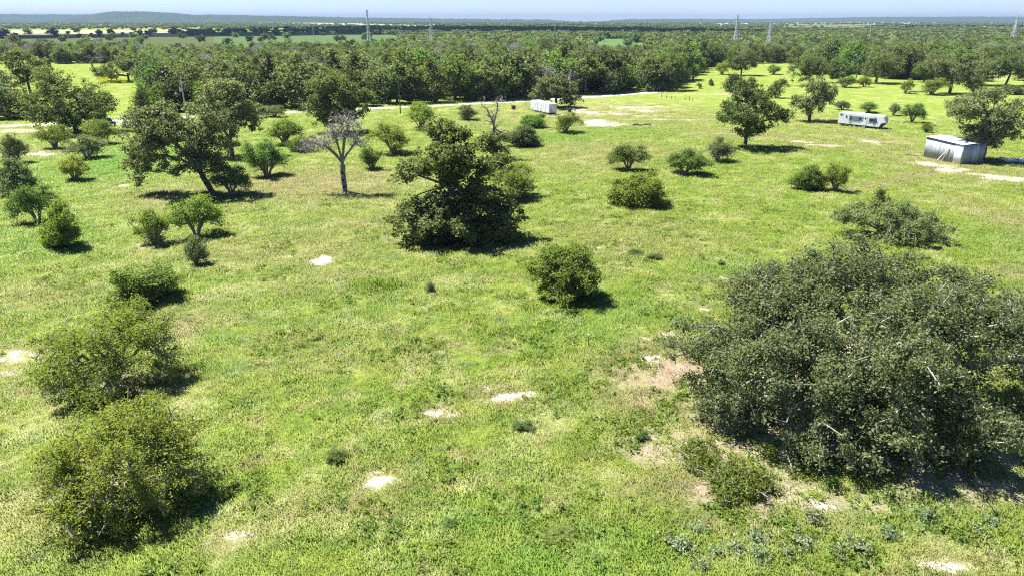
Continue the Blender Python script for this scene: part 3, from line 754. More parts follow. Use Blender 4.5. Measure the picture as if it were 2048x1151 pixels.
BR = random.Random(5)
def bush(x0, x1, ytop, ybot, kind, leaf, label, name='bush', depth_k=0.30, cat='bush', group='bushes dotted over the pasture'):
    cx = (x0 + x1) / 2
    front = gp(cx, ybot); W = (x1 - x0) * mpp(front)
    d = front[:2] / np.linalg.norm(front[:2])
    p = np.array([*(front[:2] + d * W * depth_k), 0.0])
    W = (x1 - x0) * mpp(p)
    Ht = max(0.5, height_at(p, ytop) * 1.0)
    var = BR.randrange(4)
    b, l = bush_meshes(kind, var, leaf)
    sx = W / 3.8; sz = Ht / 2.95
    return put(name, label, cat, (b, l), p, BR.uniform(0, 6.28), (sx, sx, sz), group, ('stem', 'foliage'))

# two big nearest mesquites get their own finer crowns
def near_bush(seed, x0, x1, ytop, ybot, label, leaf, n, bare, lob, size=0.19, lb=0.2, name='mesquite_bush', per=34):
    cx = (x0 + x1) / 2; front = gp(cx, ybot); W = (x1 - x0) * mpp(front)
    p = np.array([front[0], front[1] + W * 0.28, 0]); W = (x1 - x0) * mpp(p); Ht = height_at(p, ytop)
    R = W / 2
    L = [((a * R, b * R, c * Ht), (ra * R, ra * R, rc * Ht)) for a, b, c, ra, rc in lob]
    roots = []
    rng = np.random.default_rng(seed)
    for i in range(9):
        a = i * math.tau / 9 + rng.uniform(-.3, .3); r = rng.uniform(0.25, 0.6) * R
        roots.append([(0.2 * math.cos(a), 0.2 * math.sin(a), -0.1), (0.4 * r * math.cos(a), 0.4 * r * math.sin(a), 0.25 * Ht), (r * math.cos(a), r * math.sin(a), 0.5 * Ht)])
    b, l = make_tree(seed, sublobes(seed, L, 40, 0.28, 0.5), roots, n, per, 0.24, size, M[leaf], M['barkgrey'], 0.12, 0.016, seg=0.5, aspect=0.4, extra_tip=0.4, jitter=0.13, zmin=0.2, shell=0.5, bare=bare, power=0.42, lowbare=(0.4 * Ht, lb))
    put(name, label, 'bush', (b, l), p, 0, group='bushes dotted over the pasture', parts=('stem', 'foliage'))
near_bush(51, 40, 385, 815, 1058, 'wide feathery mesquite nearest the camera at lower left', 'mesq', 1000, 0.2,
          [(0, 0, .6, .75, .3), (-.55, -.1, .45, .42, .32), (.5, .15, .62, .45, .32), (.05, -.45, .4, .5, .3), (0, .4, .75, .5, .25), (-.3, -.5, .3, .35, .25), (.45, -.4, .32, .35, .28), (0, -.7, .22, .35, .22), (-.7, -.2, .25, .3, .25), (.75, 0, .3, .28, .25)], size=0.165, per=30)
near_bush(52, 36, 330, 622, 806, 'wide mesquite with bare grey twigs at left, second nearest', 'mesq', 820, 0.2,
          [(.05, 0, .65, .75, .3), (-.6, .05, .5, .4, .32), (.5, .2, .68, .45, .28), (-.35, -.5, .32, .42, .28), (.1, .4, .8, .45, .22), (.3, -.35, .4, .4, .25), (-.75, -.1, .3, .3, .26), (.1, -.65, .22, .35, .22), (.75, .1, .35, .28, .26)], size=0.175, per=30)

near_bush(53, 1690, 1924, 404, 494, 'broad grey green bush peeping over the huge oak', 'greyg', 620, 0.22,
          [(0, 0, .6, .7, .35), (-.5, .1, .5, .45, .35), (.5, .05, .5, .45, .35), (.1, .2, .75, .5, .25), (.55, -.3, .35, .4, .3), (0, -.4, .4, .5, .35)], size=0.26, name='bush')
near_bush(54, 1052, 1208, 484, 610, 'dense round green bush standing alone near the centre', 'green', 620, 0.0,
          [(0, 0, .5, .8, .45), (-.4, -.1, .4, .55, .4), (.4, -.1, .4, .55, .4), (.1, .1, .75, .5, .26), (0, -.45, .35, .55, .36), (-.2, .3, .6, .5, .3)], size=0.24, lb=0.0, name='bush')
BUSHES = [
    (225, 366, 514, 612, 'dense', 'g', 'dark green rounded bush above the second nearest mesquite'),
    (88, 170, 404, 502, 'dense', 'm', 'upright yellow green bush with a pale stem at left'),
    (30, 128, 364, 450, 'vase', 'g', 'vase shaped green bush touching the upright yellow green bush'),
    (340, 450, 388, 482, 'vase', 'm', 'flat topped mesquite below the leaning trunk oak'),
    (270, 352, 418, 496, 'open', 'm', 'sparse grey based bush left of the flat topped mesquite'),
    (362, 424, 470, 534, 'open', 'y', 'small grey green shrub in front of the flat topped mesquite'),
    (425, 505, 325, 394, 'vase', 'g', 'small dark tree-like bush right of the leaning trunk'),
    (468, 522, 212, 240, 'dense', 'g', 'dark roadside bush right behind the tall round oak'),
    (524, 576, 208, 236, 'vase', 'y', 'grey roadside bush left of the leafy oak'),
    (296, 352, 214, 244, 'dense', 'g', 'dark roadside bush left of the transformer pole'),
    (0, 76, 318, 396, 'dense', 'y', 'grey green bush cut by the left picture edge'),
    (485, 586, 280, 360, 'vase', 'g', 'vase shaped mesquite left of the bare branched tree'),
    (115, 186, 308, 364, 'vase', 'm', 'mesquite standing in the bright green grass patch'),
    (0, 62, 264, 330, 'open', 'y', 'greyish bush at the left edge below the gravel turnout'),
    (78, 146, 244, 300, 'vase', 'm', 'light green bush in front of the broad dark oak'),
    (165, 240, 234, 290, 'vase', 'b', 'bright green bush in front of the parked pickup'),
    (138, 216, 268, 322, 'open', 'y', 'bare looking grey shrub below the bright green bush'),
    (255, 312, 236, 264, 'vase', 'b', 'low bright bush right of the parked pickup'),
    (524, 614, 234, 292, 'vase', 'b', 'wide bright mesquite behind the vase shaped one'),
    (572, 626, 268, 306, 'dense', 'g', 'dark compact shrub under the bare grey limb'),
    (712, 776, 292, 343, 'vase', 'g', 'small vase shaped bush right of the bare branched tree'),
    (742, 832, 244, 312, 'vase', 'm', 'wide light mesquite behind the centre oak'),
    (800, 884, 200, 262, 'vase', 'b', 'tall thin mesquite right of the brown utility pole'),
    (975, 1086, 324, 403, 'vase', 'm', 'mesquite touching the right side of the centre oak'),
    (1008, 1086, 250, 296, 'dense', 'y', 'round grey green bush right of the bare topped tree'),
    (1040, 1094, 222, 258, 'dense', 'g', 'round green bush below the weathered box trailer'),
    (1100, 1162, 224, 268, 'vase', 'm', 'thin green bush beside the white sand patch'),
    (904, 962, 208, 243, 'open', 'y', 'thin grey bush by the road left of the bare topped tree'),
    (1214, 1298, 284, 346, 'vase', 'g', 'vase bush touching the back of a wider bush right of centre'),
    (1208, 1326, 340, 418, 'dense', 'm', 'wide bush with a grey base, front one of the touching pair'),
    (1320, 1418, 294, 354, 'vase', 'g', 'flat topped bush with bare stems right of the touching pair'),
    (1402, 1466, 272, 326, 'open', 'y', 'thin grey bush left of the single shadowed oak'),
    (1577, 1650, 330, 384, 'dense', 'g', 'left half of the twin bush in the open grass at right'),
    (1634, 1704, 325, 386, 'vase', 'm', 'right half of the twin bush, with pale bare stems'),
    (1666, 1702, 200, 221, 'vase', 'y', 'tiny umbrella shaped bush left behind the travel trailer'),
    (1712, 1762, 202, 227, 'vase', 'g', 'low bush right behind the travel trailer roof'),
    (1770, 1802, 205, 232, 'vase', 'y', 'thin bush behind the nose of the travel trailer'),
    (1800, 1846, 203, 247, 'vase', 'g', 'taller thin bush right of the travel trailer'),
    (1836, 1866, 243, 266, 'open', 'g', 'small bush between travel trailer and metal shed'),
    (1797, 1824, 158, 188, 'vase', 'm', 'narrow light bush left of the log pile bush'),
    (1834, 1892, 156, 191, 'vase', 'g', 'spreading bush over the pale log pile'),
    (1925, 1970, 150, 192, 'vase', 'b', 'pale yellow green bush right of the thick trunked oak'),
    (1668, 1712, 152, 176, 'vase', 'g', 'light bush under the oaks left of the white snag'),
    (1712, 1744, 152, 175, 'vase', 'm', 'low pale bush under the white snag'),
    (1528, 1566, 128, 150, 'vase', 'b', 'light bush at the woods edge below the near right pylon'),
    (1426, 1462, 122, 150, 'vase', 'b', 'bright round bush left of the oak at the woods edge'),
    (1370, 1402, 126, 160, 'vase', 'b', 'bright bush where the woods end right of centre'),
    (1416, 1428, 158, 172, 'dense', 'g', 'tiny round shrub alone in the grass by the woods end'),
    (1392, 1406, 166, 178, 'vase', 'm', 'tiny low shrub left of the tiny round shrub'),
    (1520, 1566, 518, 552, 'open', 'y', 'small grey green bush at the upper left of the huge oak'),
    (2000, 2048, 165, 190, 'dense', 'y', 'grey bush under the oak at the right edge'),
    (845, 876, 560, 590, 'open', 'y', 'tiny dark shrub with a yellow tip in the grass'),
    (1250, 1284, 496, 512, 'dense', 'y', 'low bluish weed clump right of the round green bush'),
    (1296, 1322, 504, 520, 'dense', 'y', 'smaller bluish weed clump right of the first clump'),
    (1430, 1450, 518, 532, 'open', 'g', 'tiny dark weed near the upper left of the huge oak'),
    (640, 700, 900, 930, 'open', 'b', 'low dark green tuft in the grass, lower middle'),
    (1265, 1300, 855, 880, 'open', 'g', 'small green weed above the leafy brown patch'),
    (880, 920, 1028, 1052, 'open', 'g', 'small dark weed in the grass at bottom centre left'),
    (1080, 1150, 1046, 1076, 'open', 'm', 'spreading grey weed in the grass at bottom centre'),
    (1020, 1070, 836, 862, 'open', 'g', 'low weed just below the largest white sand spot'),
]
for b in BUSHES: bush(*b)

def low_bush():
    x0, x1, ytop, ybot = 1345, 1535, 850, 1028
    lob = [(-.45, .7, .5, .5, .45), (.1, .1, .5, .55, .5), (.5, -.3, .5, .5, .5), (-.1, -.5, .4, .45, .4), (-.2, 1.1, .5, .4, .4)]
    p = gp(1450, 965); R = (x1 - x0) / 2 * mpp(p); Ht = 1.5
    L = [((a * R, b * R, c * Ht), (ra * R, ra * R, rc * Ht)) for a, b, c, ra, rc in lob]
    roots = [[(0.1 * math.cos(a), 0.1 * math.sin(a), -0.05), (0.25 * R * math.cos(a), 0.25 * R * math.sin(a), 0.35), (0.6 * R * math.cos(a), 0.6 * R * math.sin(a), 0.6)] for a in np.arange(7) * 0.9]
    b, l = make_tree(57, L, roots, 360, 26, 0.2, 0.17, M['mesq'], M['barkgrey'], 0.09, 0.016, seg=0.45, aspect=0.4, extra_tip=0.3, zmin=0.1, shell=0.6, bare=0.35, power=0.42)
    put('bush', 'low sprawling bush with bare twigs left of the huge oak', 'bush', (b, l), p, 0, group='bushes dotted over the pasture', parts=('stem', 'foliage'))
low_bush()

# young cedar by the right: conical
def cedar_lobes(w, h, k=5):
    return [((0, 0, h * (0.15 + 0.8 * i / k)), (w / 2 * (1 - i / k * 0.85), w / 2 * (1 - i / k * 0.85), h * 0.13)) for i in range(k)]
def cedar_px(seed, x0, x1, ytop, ybot, label, leaf='cedar'):
    cx = (x0 + x1) / 2; f = gp(cx, ybot); W = (x1 - x0) * mpp(f); p = np.array([f[0], f[1] + W * .3, 0]); Hh = height_at(p, ytop)
    b, l = make_tree(seed, cedar_lobes(W, Hh), [[(0, 0, -.1), (0, 0, Hh * .4), (0, 0, Hh * .75)]], 150, 34, 0.22 * W / 2, 0.15 * max(1, W / 2.4), M[leaf], M['bark'], 0.1, 0.015, seg=0.4, aspect=0.4, zmin=0.15, shell=0.6)
    put('cedar_tree', label, 'tree', (b, l), p, group='cedar trees')
cedar_px(61, 1743, 1782, 376, 420, 'small dark conical cedar standing above the huge oak')
cedar_px(62, -8, 62, 168, 240, 'brownish green cedar beside the road at the left edge')
cedar_px(63, 255, 308, 176, 238, 'brownish cedar by the road right of the parked pickup')
cedar_px(64, 1447, 1500, 148, 185, 'dark rounded cedar behind the single shadowed oak')
cedar_px(65, 1490, 1516, 152, 182, 'small cedar touching the rounded cedar behind the single oak')
cedar_px(66, 22, 58, 205, 240, 'yellowish young cedar at the left roadside', 'green')
cedar_px(67, 380, 420, 158, 225, 'bright green young tree behind the transformer pole', 'bright')

# tall bright grass clump and thistles
def blades(rng, n, spread, h, w, mat, name, splay=0.5):
    b = rng.normal(size=(n, 2)) * spread
    a = rng.random(n) * math.tau; hh = h * (0.6 + 0.6 * rng.random(n)); sp = splay * hh * rng.random(n)
    dx, dy = np.cos(a), np.sin(a)
    z0 = np.zeros(n)
    base1 = np.stack([b[:, 0] - dy * w / 2, b[:, 1] + dx * w / 2, z0], 1); base2 = np.stack([b[:, 0] + dy * w / 2, b[:, 1] - dx * w / 2, z0], 1)
    mid = np.stack([b[:, 0] + dx * sp * .35, b[:, 1] + dy * sp * .35, hh * .65], 1); tip = np.stack([b[:, 0] + dx * sp, b[:, 1] + dy * sp, hh], 1)
    off = np.stack([-dy * w * .45, dx * w * .45, z0], 1)
    V = np.stack([base1, base2, mid - off, mid + off, tip], 1)
    V = np.stack([base1, base2, mid - off, mid + off, mid + off, mid - off, tip, tip], 1).reshape(-1, 3)
    i = np.arange(n) * 8
    T = np.concatenate([np.stack([i, i + 1, i + 2], 1), np.stack([i, i + 2, i + 3], 1), np.stack([i + 4, i + 5, i + 6], 1)])
    r = rng.random(n)
    me = quadmesh(name, V, T, mat, True, {'rnd': ('FACE', np.tile(r, 3)), 'clump': ('FACE', np.tile(rng.random(n), 3))})
    nr = np.repeat(np.stack([dx * 0.35, dy * 0.35, np.ones(n)], 1), 8, 0) + rng.normal(size=(n * 8, 3)) * 0.12
    nr /= np.linalg.norm(nr, axis=1)[:, None]
    me.normals_split_custom_set_from_vertices(nr.tolist())
    return me
g = np.random.default_rng(3)
o = link('tall_grass_clump', blades(g, 420, 0.85, 1.0, 0.06, M['bright'], 'tall_grass_clump', 0.6)); q = gp(755, 576)
o.location = (*q[:2], float(ground_z(q[0], q[1])) - 0.02); o.scale = (1.6, 0.8, 1)
tag(o, 'clump of tall bright green grass left of the tiny dark shrub', 'grass clump')

TH = [(1371, 1098), (1405, 1133), (1430, 1107), (1474, 1103), (1513, 1084), (1521, 1121), (1575, 1110), (1603, 1090), (1677, 1110), (1720, 1098), (1780, 1070), (1628, 1040), (1395, 1062), (1345, 1088), (1980, 1050), (1955, 1068), (1850, 1040)]
thm = []
for i in range(3):
    rg = np.random.default_rng(80 + i)
    C = rg.normal(size=(26, 3)) * np.array([0.26, 0.26, 0.14]) + np.array([0, 0, 0.32]); C[:, 2] = np.abs(C[:, 2])
    thm.append((branch_mesh('stem', np.array([(0, 0, -.05), (0, 0, .2), (.1, .05, .4), (-.1, .08, .38), (0, -.1, .42)]), np.array([-1, 0, 1, 1, 1]), np.array([4., 4, 1, 1, 1]), .03, .012, M['mesq']),
                leaf_mesh('foliage', rg, C, 9, 0.1, 0.2, M['thistle'], 0.35)))
ORD = 'leftmost second third fourth fifth sixth seventh eighth ninth tenth eleventh twelfth thirteenth fourteenth fifteenth sixteenth rightmost'.split()
for i, (px, py) in enumerate(sorted(TH)):
    s = BR.uniform(0.75, 1.25)
    put('thistle_plant', ORD[i] + (' of' if i in (0, 16) else ' from the left of') + ' the pale thistles along the bottom right', 'plant', thm[i % 3], gp(px, py), BR.uniform(0, 6), (s, s, s), 'thistles in the bottom right grass', ('stem', 'foliage'))

# ------------------------------------------------------------------ woods
WL = {'oak': 'wood', 'cedar': 'cedar', 'grey': 'greyg', 'green': 'green', 'dead': 'deadtwig'}
def wood_proto(seed, kind, n_tip, per, size, sigma):
    """9 m tall woodland tree"""
    rng = np.random.default_rng(seed)
    if kind == 'cedar':
        L = [((0, 0, 3.0), (2.8, 2.8, 2.6)), ((0.3, 0, 5.2), (2.1, 2.1, 1.8)), ((0, 0.2, 7.2), (1.1, 1.1, 1.6)), ((-0.9, 0, 2.0), (2.2, 2.2, 1.6))]
    elif kind == 'dead':
        L = [((0, 0, 5.5), (3.0, 3.0, 2.6)), ((1.2, 0, 7.0), (1.6, 1.6, 1.4)), ((-1.3, 0.4, 5.0), (1.6, 1.6, 1.6))]
    else:
        L = [((0, 0, 5.2), (3.6, 3.6, 2.8))]
        for i in range(6):
            a = i * math.tau / 6 + rng.uniform(-.4, .4)
            L.append(((2.3 * math.cos(a), 2.3 * math.sin(a), rng.uniform(3.0, 6.2)), (rng.uniform(1.4, 2.1),) * 2 + (rng.uniform(1.2, 1.8),)))
        for i in range(3):
            a = rng.uniform(0, 6.28); L.append(((2.4 * math.cos(a), 2.4 * math.sin(a), 1.6), (1.7, 1.7, 1.3)))
        L.append(((rng.uniform(-.8, .8), rng.uniform(-.8, .8), 7.4), (1.7, 1.7, 1.3)))
    roots = [[(0, 0, -.2), (0.1, 0, 1.5), (0, 0.1, 3.0)]]
    if kind == 'dead':
        N, PA, cnt, tips = skeleton(rng, L, n_tip * 2, roots, 0.8, 0.2, 0.12, 0.6, 1.0)
        b = branch_mesh('trunk', N, PA, cnt, 0.25, 0.04, M['deadbark'])
        l = leaf_mesh('crown', rng, N[tips], 24, 0.5, 0.6, M['deadtwig'], 0.12, up=0.0)
        return b, l
    return make_tree(seed, L, roots, n_tip, per, sigma, size, M[WL[kind]], M['bark'], 0.26, 0.03, seg=1.3, aspect=0.7, shell=0.4, zmin=0.4, jitter=0.14)
WP = {}
for i in range(4): WP[('oak', i)] = wood_proto(300 + i, 'oak', 150, 26, 0.5, 0.48)
for i in range(2): WP[('cedar', i)] = wood_proto(310 + i, 'cedar', 110, 22, 0.42, 0.38)
for i in range(2): WP[('grey', i)] = wood_proto(320 + i, 'grey', 120, 18, 0.5, 0.5)
for i in range(2): WP[('green', i)] = wood_proto(330 + i, 'green', 120, 18, 0.5, 0.5)
for i in range(2): WP[('dead', i)] = wood_proto(340 + i, 'dead', 60, 6, 0.5, 0.5)
KINDS = ['oak'] * 9 + ['cedar'] * 5 + ['grey'] * 5 + ['green'] * 3 + ['dead'] * 3

fr = np.array([(-700, 250), (-60, 238), (0, 238), (4, 128), (300, 128), (312, 226), (380, 226), (520, 228), (575, 220), (730, 211), (960, 202), (1060, 194), (1160, 190), (1262, 186), (1352, 178), (1372, 150), (1440, 128), (1580, 128), (1650, 140), (1750, 156), (1860, 162), (1960, 162), (2048, 162), (2700, 168)], float)
bk = np.array([(-700, 130), (0, 112), (290, 113), (335, 125), (500, 122), (700, 114), (900, 105), (1100, 108), (1180, 124), (1300, 122), (1400, 108), (1700, 99), (2048, 98), (2700, 98)], float)
CLEAR = [(40, 160, 90, 40), (862, 112, 26, 6), (1470, 104, 20, 5), (1510, 122, 20, 5), (1690, 79, 24, 6), (1975, 79, 26, 5), (560, 185, 16, 10), (2000, 156, 45, 10)]
def in_woods(px, py):
    ok = (py < np.interp(px, fr[:, 0], fr[:, 1])) & (py > np.interp(px, bk[:, 0], bk[:, 1]))
    for cx, cy, rx, ry in CLEAR: ok &= ((px - cx) / rx) ** 2 + ((py - cy) / ry) ** 2 > 1
    return ok
rng = np.random.default_rng(77)
# candidate points on a jittered grid, so crowns touch without piling up
cell = 7.6
ys = np.arange(150, 760, cell); pts = []
for y in ys:
    w = 0.85 * y + 30
    xs = np.arange(-w, w, cell)
    pts.append(np.stack([xs + rng.uniform(-3.2, 3.2, len(xs)), np.full(len(xs), y) + rng.uniform(-3.2, 3.2, len(xs))], 1))
pts = np.concatenate(pts)
pp = np.array([proj(x, y, 0) for x, y in pts])
keep = in_woods(pp[:, 0], pp[:, 1])
pts, pp = pts[keep], pp[keep]
inview = (pp[:, 0] > -30) & (pp[:, 0] < 2078)
# distance behind the woods' front edge decides what shows
fy = np.array([gp(max(-200, min(2248, a)), np.interp(a, fr[:, 0], fr[:, 1]))[1] for a in pp[:, 0]])
back = np.hypot(0, pts[:, 1] - fy)
score = np.where(inview, 1.0 / (pts[:, 1] * (1 + np.clip(back - 25, 0, 999) / 90)), 0)
order = np.argsort(-score)
n_ind = 290
ind, rest = order[:n_ind], order[n_ind:]
LABW = {'oak': ('woodland_oak', 'dark green rounded oak', 'oaks in the woods'), 'cedar': ('woodland_cedar', 'brownish pointed cedar', 'cedars in the woods'),
        'grey': ('woodland_elm', 'pale grey green tree', 'pale trees in the woods'), 'green': ('woodland_tree', 'fresh green leafy tree', 'green trees in the woods'),
        'dead': ('dead_woodland_tree', 'leafless pinkish grey tree', 'dead trees in the woods')}
ZONES = [(0, 'left of the meadow cedars'), (150, 'behind the far left meadow oak'), (320, 'behind the yellow flowers'), (430, 'behind the transformer pole'), (520, 'above the tall round oak'), (620, 'left of the leafy oak'), (760, 'behind the leafy oak'),
         (870, 'at the brown utility pole'), (960, 'above the centre oak'), (1060, 'above the bare topped tree'), (1170, 'behind the box trailer'), (1290, 'right of the box trailer'), (1400, 'at the fence row end'), (1500, 'below the far right-hand pylon'),
         (1600, 'below the near right pylon'), (1740, 'beyond the small round oak'), (1850, 'beyond the travel trailer'), (1960, 'above the metal shed'), (99999, 'at the right picture edge')]
def wood_label(desc, i):
    row = 'front row' if back[i] < 9 else 'second row' if back[i] < 20 else 'back rows'
    return '%s in the %s of woods %s' % (desc, row, next(z for a, z in ZONES if pp[i, 0] < a))
wr = random.Random(9)
def wood_scale(x, y): return wr.choice((wr.uniform(.75, 1.05), wr.uniform(1.0, 1.35), wr.uniform(1.1, 1.5)))
for i in ind:
    k = wr.choice(KINDS)
    var = wr.randrange(4 if k == 'oak' else 2)
    nm, lab, grp = LABW[k]
    s = wood_scale(*pts[i]) * (1.22 if back[i] < 40 else 1.0)
    put(nm, wood_label(lab, i), 'tree', WP[(k, var)], pts[i], wr.uniform(0, 6.28), (s * wr.uniform(.95, 1.2), s * wr.uniform(.95, 1.2), s * (0.8 if k == 'dead' else 1)), grp)

# --- scattering with geometry nodes for what nobody could count
def scatter(name, P, rotz, scl, idx, protos, label, attrs=None):
    coll = bpy.data.collections.new(name + '_sources')
    for j, pm in enumerate(protos):
        o = bpy.data.objects.new('%s_source_%02d' % (name, j), pm); coll.objects.link(o)
    me = bpy.data.meshes.new(name)
    me.vertices.add(len(P)); me.vertices.foreach_set('co', np.asarray(P, np.float32).ravel())
    a = me.attributes.new('rot', 'FLOAT_VECTOR', 'POINT'); r = np.zeros((len(P), 3), np.float32); r[:, 2] = rotz; a.data.foreach_set('vector', r.ravel())
    a = me.attributes.new('scl', 'FLOAT_VECTOR', 'POINT'); a.data.foreach_set('vector', np.asarray(scl, np.float32).ravel())
    a = me.attributes.new('pick', 'INT', 'POINT'); a.data.foreach_set('value', np.asarray(idx, np.int32))
    for k, v in (attrs or {}).items():
        a = me.attributes.new(k, 'FLOAT', 'POINT'); a.data.foreach_set('value', np.asarray(v, np.float32))
    o = link(name, me)
    ng = bpy.data.node_groups.new(name + '_scatter', 'GeometryNodeTree')
    ng.interface.new_socket('Geometry', in_out='INPUT', socket_type='NodeSocketGeometry')
    ng.interface.new_socket('Geometry', in_out='OUTPUT', socket_type='NodeSocketGeometry')
    gi = ng.nodes.new('NodeGroupInput'); go = ng.nodes.new('NodeGroupOutput')
    ip = ng.nodes.new('GeometryNodeInstanceOnPoints'); ci = ng.nodes.new('GeometryNodeCollectionInfo')
    ci.inputs['Collection'].default_value = coll
    ci.inputs['Separate Children'].default_value = True
    ci.inputs['Reset Children'].default_value = True
    ip.inputs['Pick Instance'].default_value = True
    def na(nm, t):
        n = ng.nodes.new('GeometryNodeInputNamedAttribute'); n.data_type = t; n.inputs['Name'].default_value = nm; return n.outputs['Attribute']
    m2p = ng.nodes.new('GeometryNodeMeshToPoints')
    L = ng.links.new
    L(gi.outputs[0], m2p.inputs['Mesh']); L(m2p.outputs[0], ip.inputs['Points'])
    L(ci.outputs[0], ip.inputs['Instance']); L(na('pick', 'INT'), ip.inputs['Instance Index'])
    e2r = ng.nodes.new('FunctionNodeEulerToRotation'); L(na('rot', 'FLOAT_VECTOR'), e2r.inputs[0]); L(e2r.outputs[0], ip.inputs['Rotation'])
    L(na('scl', 'FLOAT_VECTOR'), ip.inputs['Scale'])
    L(ip.outputs[0], go.inputs[0])
    md = o.modifiers.new('scatter', 'NODES'); md.node_group = ng
    tag(o, label, None, None, 'stuff')
    return o

# crowns + trunk joined for the scattered trees
def joined(pair, name):
    b, l = pair
    return l
wkeys = list(WP.keys())
kidx = {k: [j for j, q in enumerate(wkeys) if q[0] == k] for k in WL}
idx = [wr.choice(kidx[wr.choice(KINDS)]) for _ in rest]
ss = np.array([[wr.uniform(.95, 1.6)] * 2 + [wr.uniform(.85, 1.4)] for _ in rest])
P3 = np.concatenate([pts[rest], np.full((len(rest), 1), -0.05)], 1)
scatter('woods', P3, rng.random(len(rest)) * 6.28, ss, idx, [WP[k][1] for k in wkeys], 'dense mixed woods of oak and cedar stretching behind the gravel road')

# far woods: low-detail crowns thinning into the haze
FP = []
for i in range(5):
    rg = np.random.default_rng(400 + i)
    C = rg.normal(size=(34, 3)); C /= np.linalg.norm(C, axis=1)[:, None]; C *= (rg.random((34, 1)) ** 0.4)
    C = C * np.array([4.6, 4.6, 3.3]) + np.array([0, 0, 4.2])
    FP.append(leaf_mesh('crown', rg, C, 9, 0.75, 1.7, M['wood'] if i < 4 else M['greyg'], 0.8))
N_far = 26000
rr = np.exp(rng.uniform(math.log(560), math.log(9000), N_far))
ang = rng.uniform(-0.86, 0.86, N_far) * 0.80
fx, fyy = rr * np.sin(ang), rr * np.cos(ang)
pf = np.array([proj(x, y, 0) for x, y in zip(fx, fyy)])
behind = pf[:, 1] < np.interp(pf[:, 0], bk[:, 0], bk[:, 1])
def inpoly(px, py, poly):
    r = np.zeros(px.shape, bool); n = len(poly)
    for i in range(n):
        (x1, y1), (x2, y2) = poly[i], poly[(i + 1) % n]
        c = ((y1 > py) != (y2 > py)) & (px < (x2 - x1) * (py - y1) / (y2 - y1 + 1e-9) + x1)
        r ^= c
    return r
clr = np.zeros(N_far, bool)
for pix, *_ in FIELDS: clr |= inpoly(pf[:, 0], pf[:, 1], pix)
# open pasture lanes between woodlots
lane = (np.sin(fx * 0.0021 + fyy * 0.0017) + np.sin(fx * 0.0008 - fyy * 0.0031 + 2)) > 1.15
kp = behind & (~clr | (rng.random(N_far) < 0.03)) & ~(lane & (rng.random(N_far) < 0.85) & (rr > 1200))
fs = 0.8 + 0.5 * rng.random((kp.sum(), 1)); fs = np.concatenate([fs * (1 + 0.5 * (rr[kp, None] / 9000)), fs * (1 + 0.5 * (rr[kp, None] / 9000)), fs * 0.95], 1)
scatter('far_woods', np.stack([fx[kp], fyy[kp], np.zeros(kp.sum())], 1), rng.random(kp.sum()) * 6.28, fs, rng.integers(0, 5, kp.sum()), FP, 'far wooded country fading to the blue horizon')

# single trees standing in the far left fields
for k, (px, py, w) in enumerate(sorted([(107, 73, 30), (153, 66, 22), (183, 72, 8), (198, 72, 16), (222, 71, 16), (246, 71, 9), (281, 71, 15), (268, 66, 16), (352, 69, 26), (10, 75, 30), (55, 69, 24)])):
    p = gp(px, py); s = w * mpp(p) / 10.0
    t = thing('field_tree', (ORD[k] if k < 10 else 'rightmost') + (' of' if k in (0, 10) else ' from the left of') + ' the dark trees in the far left fields', 'tree', (p[0], p[1], 0), k * 1.3, 'single trees in the far left fields')
    t.scale = (s, s, min(s, 1.6) * 0.9)
    link('trunk', WP[('oak', k % 4)][0], t); link('crown', WP[('oak', k % 4)][1], t)

# yellow flowers below the meadow oak
fl = np.random.default_rng(8)
C = []
for px, py, rx, ry, n in [(240, 163, 30, 3, 260), (295, 160, 22, 2, 160), (207, 159, 10, 4, 120)]:
    for _ in range(n):
        q = gp(px + fl.normal() * rx * .5, py + fl.normal() * ry * .5); C.append((q[0], q[1], 0.25))
o = link('wildflowers', leaf_mesh('wildflowers', fl, np.array(C), 8, 0.5, 0.35, M['yellow'], 0.8, flat=0.2, centre=np.array([0, 0, -1000.0])))
tag(o, 'patch of yellow wildflowers under the meadow oak at left', None, None, 'stuff')

# ------------------------------------------------------------------ grass
tp = [blades(np.random.default_rng(500 + i), 30, 0.22, [0.12, 0.17, 0.24, 0.15][i], 0.03, M['grass'], 'tuft', 0.9) for i in range(4)]
gr = np.random.default_rng(600)
NG = 210000
d = np.sqrt(gr.uniform(24 ** 1.0, 240 ** 1.0, NG) ** 2)      # density falls off as 1/distance
a = gr.uniform(-0.80, 0.80, NG)
tx, ty = d * np.sin(a), d * np.cos(a)
mk = masks(tx, ty)
kp = (gr.random(NG) > (d - 90) / 150) & (mk['sand'] + gr.normal(size=NG) * 0.12 < 0.42) & ((mk['litter'] < 0.55) | (gr.random(NG) < 0.2))
tx, ty, d = tx[kp], ty[kp], d[kp]
patch = np.sin(tx * 0.7 + 1.1 * np.sin(ty * 0.4)) * np.sin(ty * 0.55 + np.sin(tx * 0.33) * 1.4)
sc = (0.75 + 0.5 * gr.random(len(tx)) + 0.35 * patch) * (1 + np.clip(d - 50, 0, 190) / 110) * (1 + 0.5 * mk['lush'][kp])
scatter('grass', np.stack([tx, ty, ground_z(tx, ty) - 0.01], 1), gr.random(len(tx)) * 6.28, np.stack([sc * 1.1, sc * 1.1, np.minimum(sc, 1.5) * (0.75 + 0.35 * gr.random(len(tx)))], 1), gr.integers(0, 4, len(tx)), tp,
        'uneven green and straw coloured pasture grass', {'dry': mk['dry'][kp], 'lush': mk['lush'][kp]})
